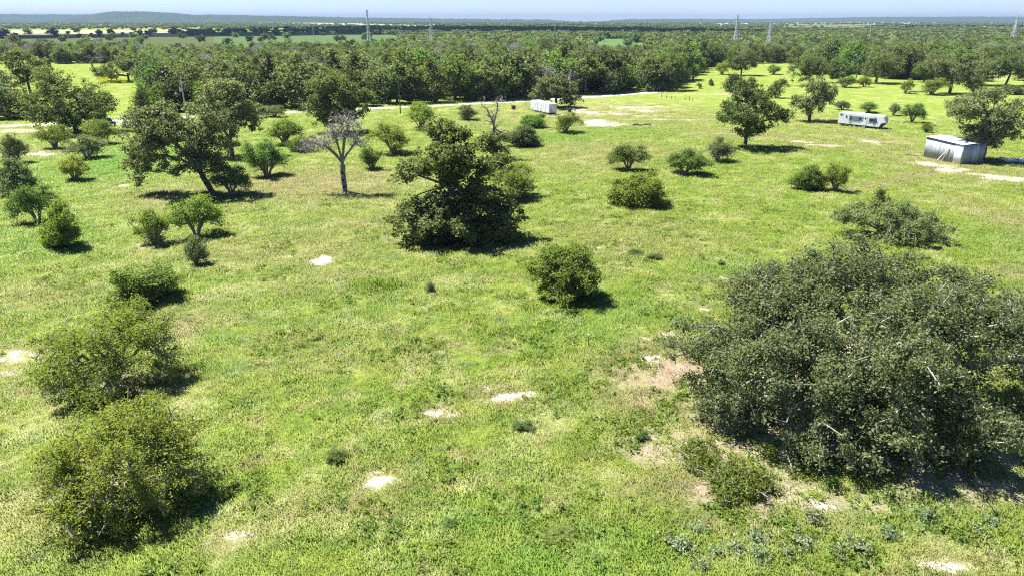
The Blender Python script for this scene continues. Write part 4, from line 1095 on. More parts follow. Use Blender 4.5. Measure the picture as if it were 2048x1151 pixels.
# broad-leaved weeds among the grass
wp_ = [leaf_mesh('weed', np.random.default_rng(700 + i), np.random.default_rng(720 + i).normal(size=(9, 3)) * np.array([.16, .16, .03]) + np.array([0, 0, .14]), 5, 0.07, 0.13, M[('green', 'bright', 'mesq')[i]], 0.6, centre=np.array([0, 0, -3.0])) for i in range(3)]
NW = 15000
d = gr.uniform(24, 110, NW); a = gr.uniform(-0.8, 0.8, NW); tx, ty = d * np.sin(a), d * np.cos(a)
mk = masks(tx, ty)
cl = np.sin(tx * 0.35 + 2 * np.sin(ty * 0.21)) * np.sin(ty * 0.42 + 1.5 * np.sin(tx * 0.27 + 1))
kp = (cl + gr.normal(size=NW) * 0.35 > 0.42) & (mk['sand'] < 0.5)
tx, ty = tx[kp], ty[kp]; sc = 0.6 + 1.0 * gr.random(len(tx))
scatter('weeds', np.stack([tx, ty, ground_z(tx, ty)], 1), gr.random(len(tx)) * 6.28, np.stack([sc, sc, sc], 1), gr.integers(0, 3, len(tx)), wp_, 'broad leaved weeds growing among the pasture grass')

# ------------------------------------------------------------------ built things
M['white'] = plain('trailer_white', (0.78, 0.78, 0.77), 0.35, var=0.06)
M['roofw'] = plain('roof_white', (0.80, 0.80, 0.78), 0.5, var=0.06)
M['grey'] = plain('panel_grey', (0.24, 0.27, 0.33), 0.4, var=0.15)
M['dark'] = plain('dark_trim', (0.02, 0.021, 0.025), 0.4, var=0.3)
M['glass'] = plain('tinted_glass', (0.012, 0.014, 0.02), 0.08, var=0.2, spec=0.6)
M['tyre'] = plain('tyre_rubber', (0.02, 0.02, 0.02), 0.85)
M['rim'] = plain('wheel_rim', (0.6, 0.6, 0.6), 0.35, 0.4)
M['steel'] = plain('galvanised_steel', (0.42, 0.43, 0.45), 0.45, 0.5, 0.2, 5)
M['pylon'] = plain('pylon_steel', (0.62, 0.62, 0.62), 0.5, 0.2, 0.1, 5)
M['pole'] = plain('pole_wood', (0.10, 0.075, 0.055), 0.85, var=0.35, scale=6)
M['concrete'] = plain('pole_concrete', (0.55, 0.54, 0.52), 0.8)
M['lumber'] = plain('pale_lumber', (0.55, 0.45, 0.33), 0.8, var=0.25, scale=4)

def travel_trailer():
    p0 = gp(1674, 252); yaw = math.radians(-40); L, Wd, Hb = 10.9, 2.45, 2.6
    t = thing('travel_trailer', 'white travel trailer with grey swirl graphics and black awning arms', 'trailer', (p0[0], p0[1], 0), yaw)
    t.rotation_euler = (0, math.radians(1.3), yaw)
    z0 = 0.75
    # side profile (x along length, nose at +x)
    prof = [(0.0, z0), (L - 1.0, z0 - 0.02), (L - 0.15, z0 + 0.65), (L, z0 + 1.2), (L - 0.1, z0 + 1.9), (L - 0.55, z0 + Hb - 0.08), (L - 1.0, z0 + Hb), (0.25, z0 + Hb), (0.04, z0 + Hb - 0.25)]
    mb = MB(); mb.prism(prof, 0, Wd); mb.build('body', M['white'], t, 0.05)
    MB().prism([(0.35, z0 + Hb + .004), (L - 1.0, z0 + Hb + .004), (L - 1.1, z0 + Hb + 0.07), (0.45, z0 + Hb + 0.07)], 0.12, Wd - 0.12).build('roof', M['roofw'], t)
    MB().box((L * 0.46, Wd / 2, z0 + Hb + 0.21), (1.1, 0.8, 0.28)).build('air_conditioner', M['roofw'], t, 0.06)
    MB().prism([(L - 1.25, z0 + .05), (L - .95, z0 - .05), (L - .10, z0 + .62), (L + .03, z0 + 1.15), (L - .05, z0 + 1.2), (L - .9, z0 + .9)], -0.012, Wd + .012).build('nose_skirt', M['dark'], t)
    MB().prism([(L - .04, z0 + 1.2), (L + .04, z0 + 1.25), (L - .05, z0 + 1.95), (L - .5, z0 + Hb - .02), (L - .6, z0 + Hb - .1)], -0.01, Wd + .01).build('nose_cap', M['grey'], t)
    def panel(name, x0, x1, za, zb, mat, par=t, d=.02):
        return MB().box(((x0 + x1) / 2, -d / 2 - .002, (za + zb) / 2), (x1 - x0, d, zb - za)).build(name, mat, par)
    panel('side_graphic', 2.5, 6.4, z0 + .95, z0 + 2.05, M['grey'])
    panel('side_graphic', 7.1, 8.9, z0 + .7, z0 + 2.0, M['grey'])
    w = panel('window', 4.75, 5.35, z0 + 1.35, z0 + 1.85, M['glass'], d=.05)
    panel('window', 7.3, 8.2, z0 + 1.2, z0 + 1.75, M['glass'], d=.05)
    panel('window', 1.7, 2.0, z0 + 1.5, z0 + 2.0, M['glass'], d=.05)
    panel('window', 0.25, 0.9, z0 + 2.05, z0 + 2.3, M['glass'], d=.05)
    dr = panel('door', 5.9, 6.65, z0 + .15, z0 + 2.15, M['white'], d=.05)
    MB().box((6.28, -.062, z0 + 1.75), (.32, .02, .42)).build('pane', M['glass'], dr)
    for x in (2.75, 8.35):
        MB().rod((x, -.08, z0 + .25), (x + .1, -.08, z0 + Hb - .25), .05).build('awning_arm', M['dark'], t)
    MB().rod((2.75, -.10, z0 + 1.35), (5.0, -.10, z0 + 1.5), .035).build('awning_arm', M['dark'], t)
    for x, z in ((8.75, 1.6), (8.95, 1.35)):
        MB().rod((x - .3, -.03, z0 + z + .35), (x, -.03, z0 + z), .06).rod((x, -.03, z0 + z), (x + .15, -.03, z0 + z - .5), .06).build('swirl_stripe', M['dark'], t)
    MB().box((L * .48, Wd / 2, z0 - .12), (L - 1.2, Wd - .3, .2)).build('chassis', M['dark'], t)
    for x in (3.1, 4.0):
        for y in (.12, Wd - .12):
            wh = MB().rod((x, y - .12, .36), (x, y + .12, .36), .36, n=16).build('wheel', M['tyre'], t)
            MB().rod((x, y - .135, .36), (x, y + .135, .36), .22, n=12).build('rim', M['rim'], wh)
    MB().rod((L - .6, .4, z0 - .15), (L + .9, Wd / 2, z0 - .25), .06).rod((L - .6, Wd - .4, z0 - .15), (L + .9, Wd / 2, z0 - .25), .06).build('hitch_frame', M['dark'], t)
    MB().rod((L + .7, Wd / 2, 0), (L + .7, Wd / 2, z0), .04).build('jack', M['steel'], t)
    MB().box((6.28, -.45, .35), (.8, .5, .06)).box((6.28, -.2, .5), (.8, .3, .06)).rod((5.95, -.45, .1), (5.95, -.05, .7), .02).rod((6.6, -.45, .1), (6.6, -.05, .7), .02).rod((5.95, -.6, 0), (5.95, -.6, .35), .02).rod((6.6, -.6, 0), (6.6, -.6, .35), .02).build('step', M['steel'], t)
travel_trailer()
pa = gp(1783, 267)
mb = MB(); mb.rod((0, 0, 0), (-1.75, 1.1, 3.1), .07, .06, 8)
o = mb.build('leaning_pole', M['white']); o.location = (*pa[:2], 0); tag(o, 'white pole leaning against the nose of the travel trailer', 'pole')

def corrug(name, a, b, z0, z1, mat, parent, pitch=.22, amp=.025, off=0.0):
    """one corrugated sheet standing between ground points a and b"""
    a = np.array(a, float); b = np.array(b, float); L = np.linalg.norm(b - a); d = (b - a) / L; n = np.array([d[1], -d[0]])
    k = max(4, int(L / (pitch / 2))); V = []
    for i in range(k + 1):
        p = a + d * L * i / k + n * (amp * (1 if i % 2 else -1) + off)
        V += [(p[0], p[1], z0), (p[0], p[1], z1)]
    q = [(2 * i, 2 * i + 2, 2 * i + 3, 2 * i + 1) for i in range(k)]
    o = link(name, quadmesh(name, V, q, mat), parent)
    s = o.modifiers.new('thickness', 'SOLIDIFY'); s.thickness = 0.02; s.offset = 0
    return o

def sheet_metal(name, c1, c2, c3):
    m, nt, out = newmat(name)
    g = nt.nodes.new('ShaderNodeTexCoord')
    mp = nd(nt, 'ShaderNodeMapping'); mp.inputs['Scale'].default_value = (1, 1, .25); nt.links.new(g.outputs['Object'], mp.inputs[0])
    f = noise(nt, mp.outputs[0], 1.6, 6, .7, .35, .65); r = noise(nt, mp.outputs[0], 2.2, 5, .7, .50, .62)
    oi = nd(nt, 'ShaderNodeObjectInfo')
    c = mix_c(nt, f, c1, c2); c = mix_c(nt, math_n(nt, 'MULTIPLY', r, .8), c, c3)
    hs = nt.nodes.new('ShaderNodeHueSaturation'); nt.links.new(c, hs.inputs['Color']); nt.links.new(math_n(nt, 'MULTIPLY_ADD', oi.outputs['Random'], .5, .72), hs.inputs['Value'])
    b = nd(nt, 'ShaderNodeBsdfPrincipled', Roughness=.6, Metallic=.1); nt.links.new(hs.outputs[0], b.inputs['Base Color']); nt.links.new(b.outputs[0], out.inputs[0])
    return m
M['tin'] = sheet_metal('weathered_tin', (0.22, 0.25, 0.26), (0.31, 0.34, 0.35), (0.44, 0.45, 0.44))
M['tinroof'] = sheet_metal('roof_tin', (0.40, 0.42, 0.44), (0.54, 0.56, 0.58), (0.26, 0.27, 0.29))
M['streakw'] = sheet_metal('stain_shade_white', (0.50, 0.50, 0.50), (0.64, 0.64, 0.64), (0.12, 0.115, 0.11))  # dark streaks: dirt, plus tree shade painted into the colour

def metal_shed():
    c0 = gp(1846, 314)[:2]; c1 = gp(1919, 330)[:2]                  # front wall feet, left and right
    d = (c1 - c0) / np.linalg.norm(c1 - c0); n = np.array([-d[1], d[0]])
    if n[1] < 0: n = -n
    Lf = np.linalg.norm(c1 - c0); Ls = 5.2
    h0, h1 = 3.9, 3.6
    t = thing('metal_shed', 'grey corrugated metal shed with a pale corner sheet', 'shed', (c0[0], c0[1], 0), math.atan2(d[1], d[0]))
    # local: x along the front, y backwards
    nsh = 5
    for i in range(nsh):
        a, b = Lf * i / nsh, Lf * (i + 1) / nsh + .04
        if i == nsh - 1:
            corrug('wall_sheet', (a, 0), (b - .04, 0), .02, h1, M['white'], t, off=.03)
        else:
            corrug('wall_sheet', (a, 0), (b, 0), .02 + .03 * (i % 2), h0 - .05 * i, M['tin'], t, off=.012 * (i % 2))
    for i in range(4):
        corrug('wall_sheet', (Lf, Ls * i / 4), (Lf, Ls * (i + 1) / 4 + .03), .1, h1 - .02, M['tin'], t, off=.012 * (i % 2))
        corrug('wall_sheet', (0, Ls * (i + 1) / 4 + .03), (0, Ls * i / 4), .02, h0 - .02, M['tin'], t, off=.012 * (i % 2))
    for i in range(5):
        corrug('wall_sheet', (Lf * (i + 1) / 5 + .03, Ls), (Lf * i / 5, Ls), .02, h0, M['tin'], t, off=.012 * (i % 2))
    for i in range(6):
        x0, x1 = Lf * i / 6 - .12 * (i == 0), Lf * (i + 1) / 6 + (.15 if i == 5 else .03)
        za, zb = h0 + .1 - .05 * i, h0 + .1 - .05 * (i + 1)
        k = 10; V = []
        for j in range(k + 1):
            x = x0 + (x1 - x0) * j / k; z = za + (zb - za) * j / k + (.022 if j % 2 else -.022)
            V += [(x, -.25, z - .05), (x, Ls * .5, z + .12), (x, Ls + .25, z + .02)]
        q = []
        for j in range(k):
            b = 3 * j; q += [(b, b + 3, b + 4, b + 1), (b + 1, b + 4, b + 5, b + 2)]
        o = link('roof_sheet', quadmesh('roof_sheet', V, q, M['tinroof']), t); s = o.modifiers.new('thickness', 'SOLIDIFY'); s.thickness = .02; s.offset = 0
    MB().prism([(.05, h0 - .03), (Lf - .05, h1 - .04), (Lf - .05, h1 + .0), (.05, h0 + .05)], .06, .16).build('beam', M['lumber'], t)
    for x in (.1, Lf * .5, Lf - .1):
        for y in (.14, Ls - .14): MB().box((x, y, 1.75), (.12, .12, 3.5)).build('post', M['lumber'], t)
    # two boards leaning on the front
    for k, (xa, xb, lab) in enumerate([(Lf * .50, Lf * .66, 'thick pale board leaning on the front of the metal shed'), (Lf * .62, Lf * .655, 'thin pale pole leaning beside the thick board on the shed')]):
        A = t.matrix_basis @ Vector((xa, -1.0, .04)); Bp = t.matrix_basis @ Vector((xb, -.13, 2.55))
        bo = MB().rod((0, 0, 0), Bp - A, .10 - .04 * k, .09 - .04 * k, 4).build('leaning_board', M['lumber']); bo.location = A
        tag(bo, lab, 'board', 'boards leaning on the shed')
metal_shed()

q = gp(2040, 322)
V = []
for j in range(9):
    for i in range(9):
        V.append((-3.4 + 6.8 * i / 8 + .2 * math.sin(j * 2), -1.9 + 3.6 * j / 8 + .25 * math.sin(i * 1.7), .10 + .08 * math.sin(i * 1.3 + j * 2.1) + .05 * math.cos(j * 1.7)))
fq = [(j * 9 + i, j * 9 + i + 1, j * 9 + i + 10, j * 9 + i + 9) for j in range(8) for i in range(8)]
o = link('tarp', quadmesh('tarp', V, fq, M['white'], True)); o.location = (q[0], q[1], 0.02); o.modifiers.new('thickness', 'SOLIDIFY').thickness = .02
tag(o, 'crumpled white tarp lying on the grass right of the shed', 'tarp')

def box_trailer():
    c0 = gp(1061, 222.5)[:2]; c1 = gp(1098, 230.5)[:2]
    d = (c1 - c0) / np.linalg.norm(c1 - c0); L = np.linalg.norm(c1 - c0); Wd, Hb, z0 = 2.5, 2.5, .55
    t = thing('box_trailer', 'weathered white box trailer with dark streaks by the road', 'trailer', (c0[0], c0[1], 0), math.atan2(d[1], d[0]))
    MB().prism([(0, z0 + .25), (.2, z0), (L - .1, z0), (L, z0 + .2), (L, z0 + Hb - .1), (L - .15, z0 + Hb), (.2, z0 + Hb), (0, z0 + Hb - .25)], 0, Wd).build('body', M['streakw'], t, .03)
    for i in range(1, 5): MB().box((L * i / 5, -.012, z0 + Hb / 2), (.06, .02, Hb - .3)).build('seam_strip', M['steel'], t)
    MB().box((L / 2, Wd / 2, z0 + Hb + .03), (L - .4, Wd - .1, .05)).build('roof', M['roofw'], t)
    MB().box((L * .72, Wd * .6, z0 + Hb + .24), (1.2, 1.0, .36)).build('roof_vent', M['roofw'], t, .05)
    MB().box((L * .3, Wd * .4, z0 + Hb + .1), (.5, .5, .1)).build('roof_hatch', M['dark'], t)
    MB().box((.9, -.02, z0 + .45), (.35, .04, .3)).build('hatch', M['steel'], t)
    MB().box((L + .012, Wd * .5, z0 + Hb * .47), (.02, Wd - .5, Hb - .5)).build('rear_door', M['streakw'], t)
    MB().box((L * .5, Wd / 2, z0 - .08), (L - .5, Wd - .3, .14)).build('chassis', M['dark'], t)
    for y in (.1, Wd - .1):
        for x in (L * .5, L * .63):
            w = MB().rod((x, y - .1, .34), (x, y + .1, .34), .34, n=14).build('wheel', M['tyre'], t); MB().rod((x, y - .11, .34), (x, y + .11, .34), .18, n=10).build('rim', M['rim'], w)
box_trailer()

def barrel(px, py, r, h, lab):
    p = gp(px, py); mb = MB()
    for i in range(6): mb.rod((0, 0, h * i / 6), (0, 0, h * (i + 1) / 6), r * (1.06 if i in (1, 4) else 1), r * (1.06 if i in (1, 4) else 1), 14)
    t = thing('barrel', lab, 'barrel', (p[0], p[1], 0), 0, 'barrels near the box trailer')
    mb.build('drum', M['dark'], t); MB().rod((0, 0, h + .002), (0, 0, h + .05), r * .95, r * .9, 14).build('lid', M['tyre'], t)
barrel(1139.5, 226, .48, 1.15, 'black barrel on the sand right of the box trailer')
barrel(1150, 223, .18, .5, 'tiny dark bucket right of the black barrel')
p = gp(1027, 219); t = thing('trash_bin', 'dark square bin by the drive left of the box trailer', 'bin', (p[0], p[1], 0), .3)
MB().add([(-.42, -.42, 0), (.42, -.42, 0), (.42, .42, 0), (-.42, .42, 0), (-.55, -.55, 1.0), (.55, -.55, 1.0), (.55, .55, 1.0), (-.55, .55, 1.0)], [(3, 2, 1, 0), (4, 5, 6, 7), (0, 1, 5, 4), (1, 2, 6, 5), (2, 3, 7, 6), (3, 0, 4, 7)]).build('bin_body', M['dark'], t)
MB().box((0, 0, 1.05), (1.2, 1.2, .08)).build('lid', M['tyre'], t, .02)

def pickup():
    p = gp(216, 252); t = thing('pickup_truck', 'dark pickup truck parked behind the bushes at left', 'truck', (p[0], p[1], 0), math.radians(-38))
    navy = plain('truck_paint', (0.018, 0.022, 0.035), .25, .2)
    MB().prism([(-2.8, .55), (2.7, .55), (2.75, .95), (2.6, 1.12), (1.35, 1.2), (-2.8, 1.2)], -.98, .98).build('body', navy, t, .05)
    MB().prism([(-.9, 1.203), (1.3, 1.203), (.55, 1.85), (-.75, 1.88)], -.82, .82).build('cab', M['glass'], t, .04)
    MB().box((-.1, 0, 1.895), (1.15, 1.5, .05)).build('roof', navy, t, .02)
    MB().box((-1.9, 0, 1.215), (1.6, 1.6, .02)).build('bed_cover', M['dark'], t)
    MB().box((2.78, 0, .62), (.12, 1.9, .2)).build('bumper', M['steel'], t, .03)
    for s in (-1, 1):
        MB().box((2.74, s * .75, .9), (.08, .3, .2)).build('headlight', M['rim'], t)
        MB().box((-2.82, s * .88, .95), (.06, .16, .4)).build('tail_light', plain('tail_red', (.35, .02, .02), .3), t)
        for x in (-1.8, 1.8):
            w = MB().rod((x, s * .86, .4), (x, s * 1.0, .4), .4, n=16).build('wheel', M['tyre'], t); MB().rod((x, s * .86, .4), (x, s * 1.01, .4), .24, n=12).build('rim', M['rim'], w)
pickup()

# utility poles
def utility_pole(px, py, ytop, label, transformer=False, lean=0.0, mat='pole'):
    p = gp(px, py); h = height_at(p, ytop)
    t = thing('utility_pole', label, 'utility pole', (p[0], p[1], 0), .4, 'utility poles along the road')
    t.rotation_euler = (0, lean, .4)
    MB().rod((0, 0, -.1), (0, 0, h), .17, .12, 10).build('post', M[mat], t)
    MB().rod((0, 0, h), (0, 0, h + .35), .05, .09, 8).build('insulator', M['concrete'], t)
    if transformer:
        MB().box((0, -.1, h - 2.2), (1.3, .1, .12)).build('crossarm', M['pole'], t)
        MB().rod((-.4, 0, h - 3.2), (-.4, 0, h - 2.3), .28, .28, 12).rod((-.4, 0, h - 2.3), (-.4, 0, h - 2.0), .08, .05, 8).build('transformer', M['concrete'], t)
        for x in (-.55, .55): MB().rod((x, -.1, h - 2.14), (x, -.1, h - 1.85), .06, .04, 8).build('insulator', M['concrete'], t)
    return p, h
utility_pole(801, 229, 147, 'brown wooden utility pole left of the centre oak')
utility_pole(376, 250, 157, 'grey utility pole carrying a transformer behind the leaning oak', True, mat='concrete')
utility_pole(1139, 196, 140, 'utility pole half hidden by the oak at the box trailer', True, mat='concrete')

# transmission pylons
def pylon(px, py, ytop, label, rz=.5, wide=2.6, red=False):
    p = gp(px, py); h = height_at(p, ytop)
    t = thing('lattice_pylon', label, 'pylon', (p[0], p[1], 0), rz, 'lattice pylons')
    w = lambda z: wide * (1 - .86 * min(1, z / (h * .78))) * .5 + .25
    r = .17
    for sx, sy in ((1, 1), (1, -1), (-1, -1), (-1, 1)):
        m = MB()
        for i in range(6):
            za, zb = h * i / 6, h * (i + 1) / 6
            m.rod((sx * w(za), sy * w(za), za), (sx * w(zb), sy * w(zb), zb), r, r, 4)
        m.build('leg', M['pylon'], t)
    m = MB(); nl = 10
    for i in range(nl):
        za, zb = h * i / nl, h * (i + 1) / nl
        cs = ((1, 1), (1, -1), (-1, -1), (-1, 1))
        for k in range(4):
            a, b = cs[k], cs[(k + 1) % 4]
            m.rod((a[0] * w(za), a[1] * w(za), za), (b[0] * w(zb), b[1] * w(zb), zb), .085, .085, 3)
            m.rod((b[0] * w(za), b[1] * w(za), za), (a[0] * w(zb), a[1] * w(zb), zb), .085, .085, 3)
    m.build('bracing', M['pylon'], t)
    for z, l in ((h * .80, 3.6), (h * .90, 2.8)):
        for s in (-1, 1):
            MB().rod((0, 0, z), (s * l, 0, z + .3), .09, .06, 4).rod((0, 0, z + .9), (s * l, 0, z + .3), .06, .06, 4).build('crossarm', M['pylon'], t)
            MB().rod((s * l, 0, z + .3), (s * l, 0, z - .6), .07, .07, 6).build('insulator', M['concrete'], t)
    MB().rod((0, 0, h), (0, 0, h + 1.2), .08, .03, 4).build('peak', M['pylon'], t)
    return np.array([p[0], p[1], h])
pyl = [pylon(739, 100, 20, 'tall slim lattice pylon rising above the horizon left of centre'), pylon(864, 107, 36, 'lattice pylon in a small clearing left of centre', .9, 3.4),
       pylon(1468, 104, 30, 'lattice pylon behind the woods right of centre', .2), pylon(1533, 120, 47, 'near lattice pylon at the woods edge right of centre', .7, 3.4), pylon(2022, 92, 30, 'lattice pylon at the right edge of the picture', .3, 3.8)]
def mono(px, py, ytop, label):
    p = gp(px, py); h = height_at(p, ytop)
    t = thing('transmission_pole', label, 'pole', (p[0], p[1], 0), .5, 'pale transmission poles')
    MB().rod((0, 0, -.1), (0, 0, h), .42, .24, 10).build('post', M['concrete'], t)
    for k in range(3):
        s = 1 if k % 2 else -1
        MB().rod((0, 0, h - 1 - 1.8 * k), (s * 1.5, 0, h - .8 - 1.8 * k), .09, .06, 6).build('crossarm', M['concrete'], t)
    return np.array([p[0], p[1], h])
mon = [mono(630, 100, 51, 'pale transmission pole left of the tall slim pylon'), mono(1109, 108, 45, 'pale transmission pole above the woods at centre'), mono(1734, 104, 43, 'pale transmission pole above the woods at right')]

# wires
M['wire'] = plain('wire', (0.03, 0.03, 0.035), .5)
def wire(a, b, sag, label, r=.12):
    a = np.array(a); b = np.array(b); k = 24
    P = [a + (b - a) * i / k - np.array([0, 0, sag * 4 * (i / k) * (1 - i / k)]) for i in range(k + 1)]
    m = MB()
    for i in range(k): m.rod(P[i], P[i + 1], r, r, 3)
    tag(m.build('power_line', M['wire']), label, 'power line', 'power lines')
lft = gp(-260, 112); rgt = gp(2300, 100)
L0 = np.array([lft[0], lft[1], 17.0]); R0 = np.array([rgt[0], rgt[1], 17.0])
for dz, w in ((-1, 'top'), (-2.9, 'middle'), (-4.7, 'lowest')):
    z = np.array([0, 0, dz])
    wire(L0 + z, mon[0] + z, 2.5, f'{w} thin wire from the left edge to the pale pole')
    wire(mon[0] + z, mon[1] + z, 3, f'{w} thin wire between the left and centre pale poles')
    wire(mon[1] + z, mon[2] + z, 3, f'{w} thin wire between the centre and right pale poles')
    wire(mon[2] + z, R0 + z, 2.5, f'{w} thin wire from the right pale pole to the picture edge')

# fence posts
p = gp(1177, 692); t = thing('fence_post', 'short dark steel post with a white tip alone in the near grass', 'post', (p[0], p[1], float(ground_z(p[0], p[1]))))
hp = height_at(p, 667)
MB().box((0, 0, hp * .44), (.07, .03, hp * .88 + .1)).box((0, .03, hp * .44), (.025, .06, hp * .88 + .1)).build('shaft', M['dark'], t)
MB().box((0, 0, hp * .94), (.075, .035, hp * .12)).box((0, .0325, hp * .94), (.03, .065, hp * .12)).build('tip', M['white'], t)
for k, (px, py, yt) in enumerate([(1323, 195.5, 187), (1333, 197, 192), (1343, 198, 193), (1370, 201, 196), (1378.5, 202, 192), (1385, 203, 198), (1350, 199, 194)]):
    p = gp(px, py); h = max(1.1, min(1.7, height_at(p, yt)))
    o = MB().rod((0, 0, -.1), (.03 * (k % 3), 0, h), .10, .085, 7).build('fence_post', M['pole']); o.location = (p[0], p[1], 0)
    tag(o, 'weathered wooden post in the old fence row by the woods end', 'post', 'old fence row posts')

# logs and fallen branches
def log(px, py, L, r, rz, label, mat='deadbark', seed=0, group='fallen logs and branches'):
    p = gp(px, py); rg = random.Random(seed); m = MB(); prev = Vector((-L / 2, 0, r))
    for i in range(5):
        nx = Vector((-L / 2 + L * (i + 1) / 5, rg.uniform(-.08, .08) * L, r + rg.uniform(0, .05) * L)); m.rod(prev, nx, r * (1 - .12 * i), r * (1 - .12 * (i + 1)), 7)
        if i in (1, 2, 3): m.rod(nx, nx + Vector((rg.uniform(.1, .3) * L, rg.choice((-1, 1)) * rg.uniform(.15, .3) * L, rg.uniform(0, .12) * L)), r * .5, r * .2, 5)
        prev = nx
    o = m.build('fallen_log', M[mat]); o.location = (p[0], p[1], float(ground_z(p[0], p[1])) - .02); o.rotation_euler = (0, 0, rz); tag(o, label, 'log', group)
log(1835, 186, 8, .3, .2, 'pale fallen log beside the spreading bush at upper right', 'barkgrey', 1)
log(1284, 252, 4.6, .22, -.1, 'dark log lying on the small sand spot right of centre', 'bark', 2)
log(640, 405, 2.2, .1, .5, 'short fallen branch left below the bare branched tree', 'deadbark', 3)
log(705, 392, 3.2, .1, -.3, 'fallen branches at the foot of the bare branched tree', 'deadbark', 4)
log(1815, 247, 2.5, .14, -.4, 'pale short log right of the travel trailer', 'barkgrey', 5)
log(1832, 312, 4.5, .12, -.2, 'thin board-like log left of the metal shed', 'barkgrey', 6)

# far farm buildings
M['farroof'] = plain('pale_roof', (0.62, 0.64, 0.68), .4)
M['farwall'] = plain('farm_wall', (0.5, 0.5, 0.5), .8)
for k, (px, py, w, h, lab) in enumerate([(1437, 50.5, 12, 5, 'small pale farm building at the left of the far farmstead'), (1456, 49.5, 22, 7, 'long pale roofed barn left of the far pylon'), (1444, 53.5, 10, 4, 'low white shed in front of the far barn'), (1490, 50.5, 15, 6, 'pale roofed farm house right of the far pylon'),
                                        (1547, 50.5, 13, 5, 'small pale house behind the near lattice pylon'), (1812, 41.6, 6, 3, 'tiny white building near the right horizon'), (1830, 41.6, 5, 3, 'second tiny white building near the right horizon')]):
    p = gp(px, py); W = w * mpp(p); Hh = max(3.2, min(7.5, h * mpp(p) * .9)); D = W * .5
    t = thing('farm_building', lab, 'building', (p[0], p[1], 0), .25 * (k % 3 - 1), 'far farm buildings')
    MB().box((0, 0, Hh * .3), (W, D, Hh * .6)).build('wall', M['farwall'], t)
    MB().add([(-W * .53, -D * .56, Hh * .58), (W * .53, -D * .56, Hh * .58), (W * .53, 0, Hh), (-W * .53, 0, Hh), (W * .53, D * .56, Hh * .58), (-W * .53, D * .56, Hh * .58)], [(0, 1, 2, 3), (3, 2, 4, 5), (0, 3, 5), (1, 4, 2), (0, 5, 4, 1)]).build('roof', M['farroof'], t)
    for i in range(3): MB().box((-W * .3 + W * .3 * i, -D / 2 - .03, Hh * .32), (W * .1, .06, Hh * .2)).build('window', M['glass'], t)

# ------------------------------------------------------------------ far hills
M['hill'] = plain('wooded_hill', (0.035, 0.052, 0.022), .95, col2=(0.06, 0.08, 0.035), scale=0.01, spec=0.0)
def ridge(name, label, dist, prof, seed):
    rg = np.random.default_rng(seed); xs = np.array([a for a, _ in prof], float); hs = np.array([HOR - b for _, b in prof], float)
    px = np.linspace(xs[0], xs[-1], 420); hh = np.interp(px, xs, hs) / F * dist + CAM_H * 0.6
    fall = np.clip(np.minimum(px - xs[0], xs[-1] - px) / 60, 0, 1); hh = hh * fall
    X0 = (px - 1024) / F * dist * 0.99
    V = []
    for k, (dy, f) in enumerate([(-900, 0), (-600, .35), (-300, .75), (0, 1), (500, .8), (1200, 0)]):
        jit = rg.normal(size=len(px)) * (2.2 if f else 0)
        V.append(np.stack([X0, np.full(len(px), dist + dy), np.maximum(hh * f + jit * fall, -.5 if f == 0 else 0)], 1))
    V = np.concatenate(V); n = len(px); q = []
    for k in range(5):
        for i in range(n - 1): q.append((k * n + i, k * n + i + 1, (k + 1) * n + i + 1, (k + 1) * n + i))
    tag(link(name, quadmesh(name, V, q, M['hill'])), label, None, None, 'structure')
ridge('hill', 'low blue wooded ridge along the left horizon', 9000, [(-500, 34), (-100, 31), (0, 29), (230, 29), (500, 30), (700, 34), (1000, 37.5), (1150, 38)], 1)
ridge('hill', 'flat topped wooded hill on the left horizon', 7600, [(200, 40), (238, 28), (270, 24), (330, 24), (380, 26), (430, 31), (520, 33), (600, 32), (650, 35), (720, 38)], 2)
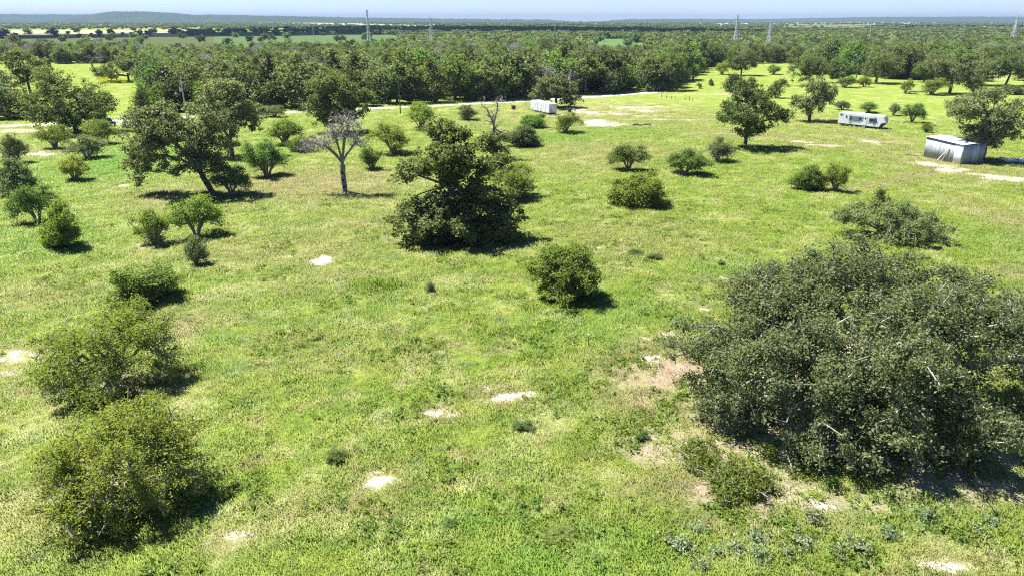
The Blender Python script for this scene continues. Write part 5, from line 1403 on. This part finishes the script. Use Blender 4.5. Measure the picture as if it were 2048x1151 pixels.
ridge('hill', 'low wooded rise along the right horizon', 8600, [(1180, 38), (1300, 37), (1500, 37), (1700, 33.5), (1900, 33), (2048, 33.5), (2500, 35)], 3)

# ------------------------------------------------------------------ clouds overhead, whose shadows darken the far country
M['cloud'] = plain('cloud', (0.85, 0.85, 0.86), 1.0, var=.03)
def cloud(cx, cy, z, lumps, label, seed):
    """shadow falls at (cx, cy) on the ground"""
    rg = np.random.default_rng(seed); k = z / math.tan(SUN_EL); hx, hy = LD.x / math.cos(SUN_EL), LD.y / math.cos(SUN_EL)
    import bmesh
    bm = bmesh.new()
    for (dx, dy, rx, ry) in lumps:
        for j in range(5):
            mt = Matrix.Translation((dx + rg.normal() * rx * .35, dy + rg.normal() * ry * .35, rg.uniform(0, 40))) @ Matrix.Diagonal((rx * rg.uniform(.5, .8), ry * rg.uniform(.5, .8), 60 * rg.uniform(.7, 1.3), 1))
            bmesh.ops.create_icosphere(bm, subdivisions=3, radius=1, matrix=mt)
    me = bpy.data.meshes.new('cloud'); bm.to_mesh(me); bm.free(); me.materials.append(M['cloud'])
    me.polygons.foreach_set('use_smooth', np.ones(len(me.polygons), bool))
    o = link('cloud', me); o.location = (cx - hx * k, cy - hy * k, z)
    tag(o, label, None, None, 'structure')
cloud(-150, 1500, 1300, [(-300, -100, 420, 300), (300, 0, 420, 330), (0, 500, 500, 400)], 'flat fair weather cloud high over the middle distance', 1)
cloud(1500, 2300, 1300, [(0, 0, 500, 260), (500, 200, 400, 240)], 'flat cloud high over the far right country', 3)

# ------------------------------------------------------------------ haze
hz, nt, out = newmat('haze')
pv = nt.nodes.new('ShaderNodeVolumePrincipled')
pv.inputs['Color'].default_value = (0.31, 0.43, 0.60, 1)
pv.inputs['Density'].default_value = 7.5e-5
nt.links.new(pv.outputs[0], out.inputs['Volume'])
hb = MB().box((0, 0, 0), (36000, 36000, 131)).build('haze', hz)
hb.location = (0, 0, 64.5)
tag(hb, 'thin pale blue haze over the whole country', None, None, 'stuff')
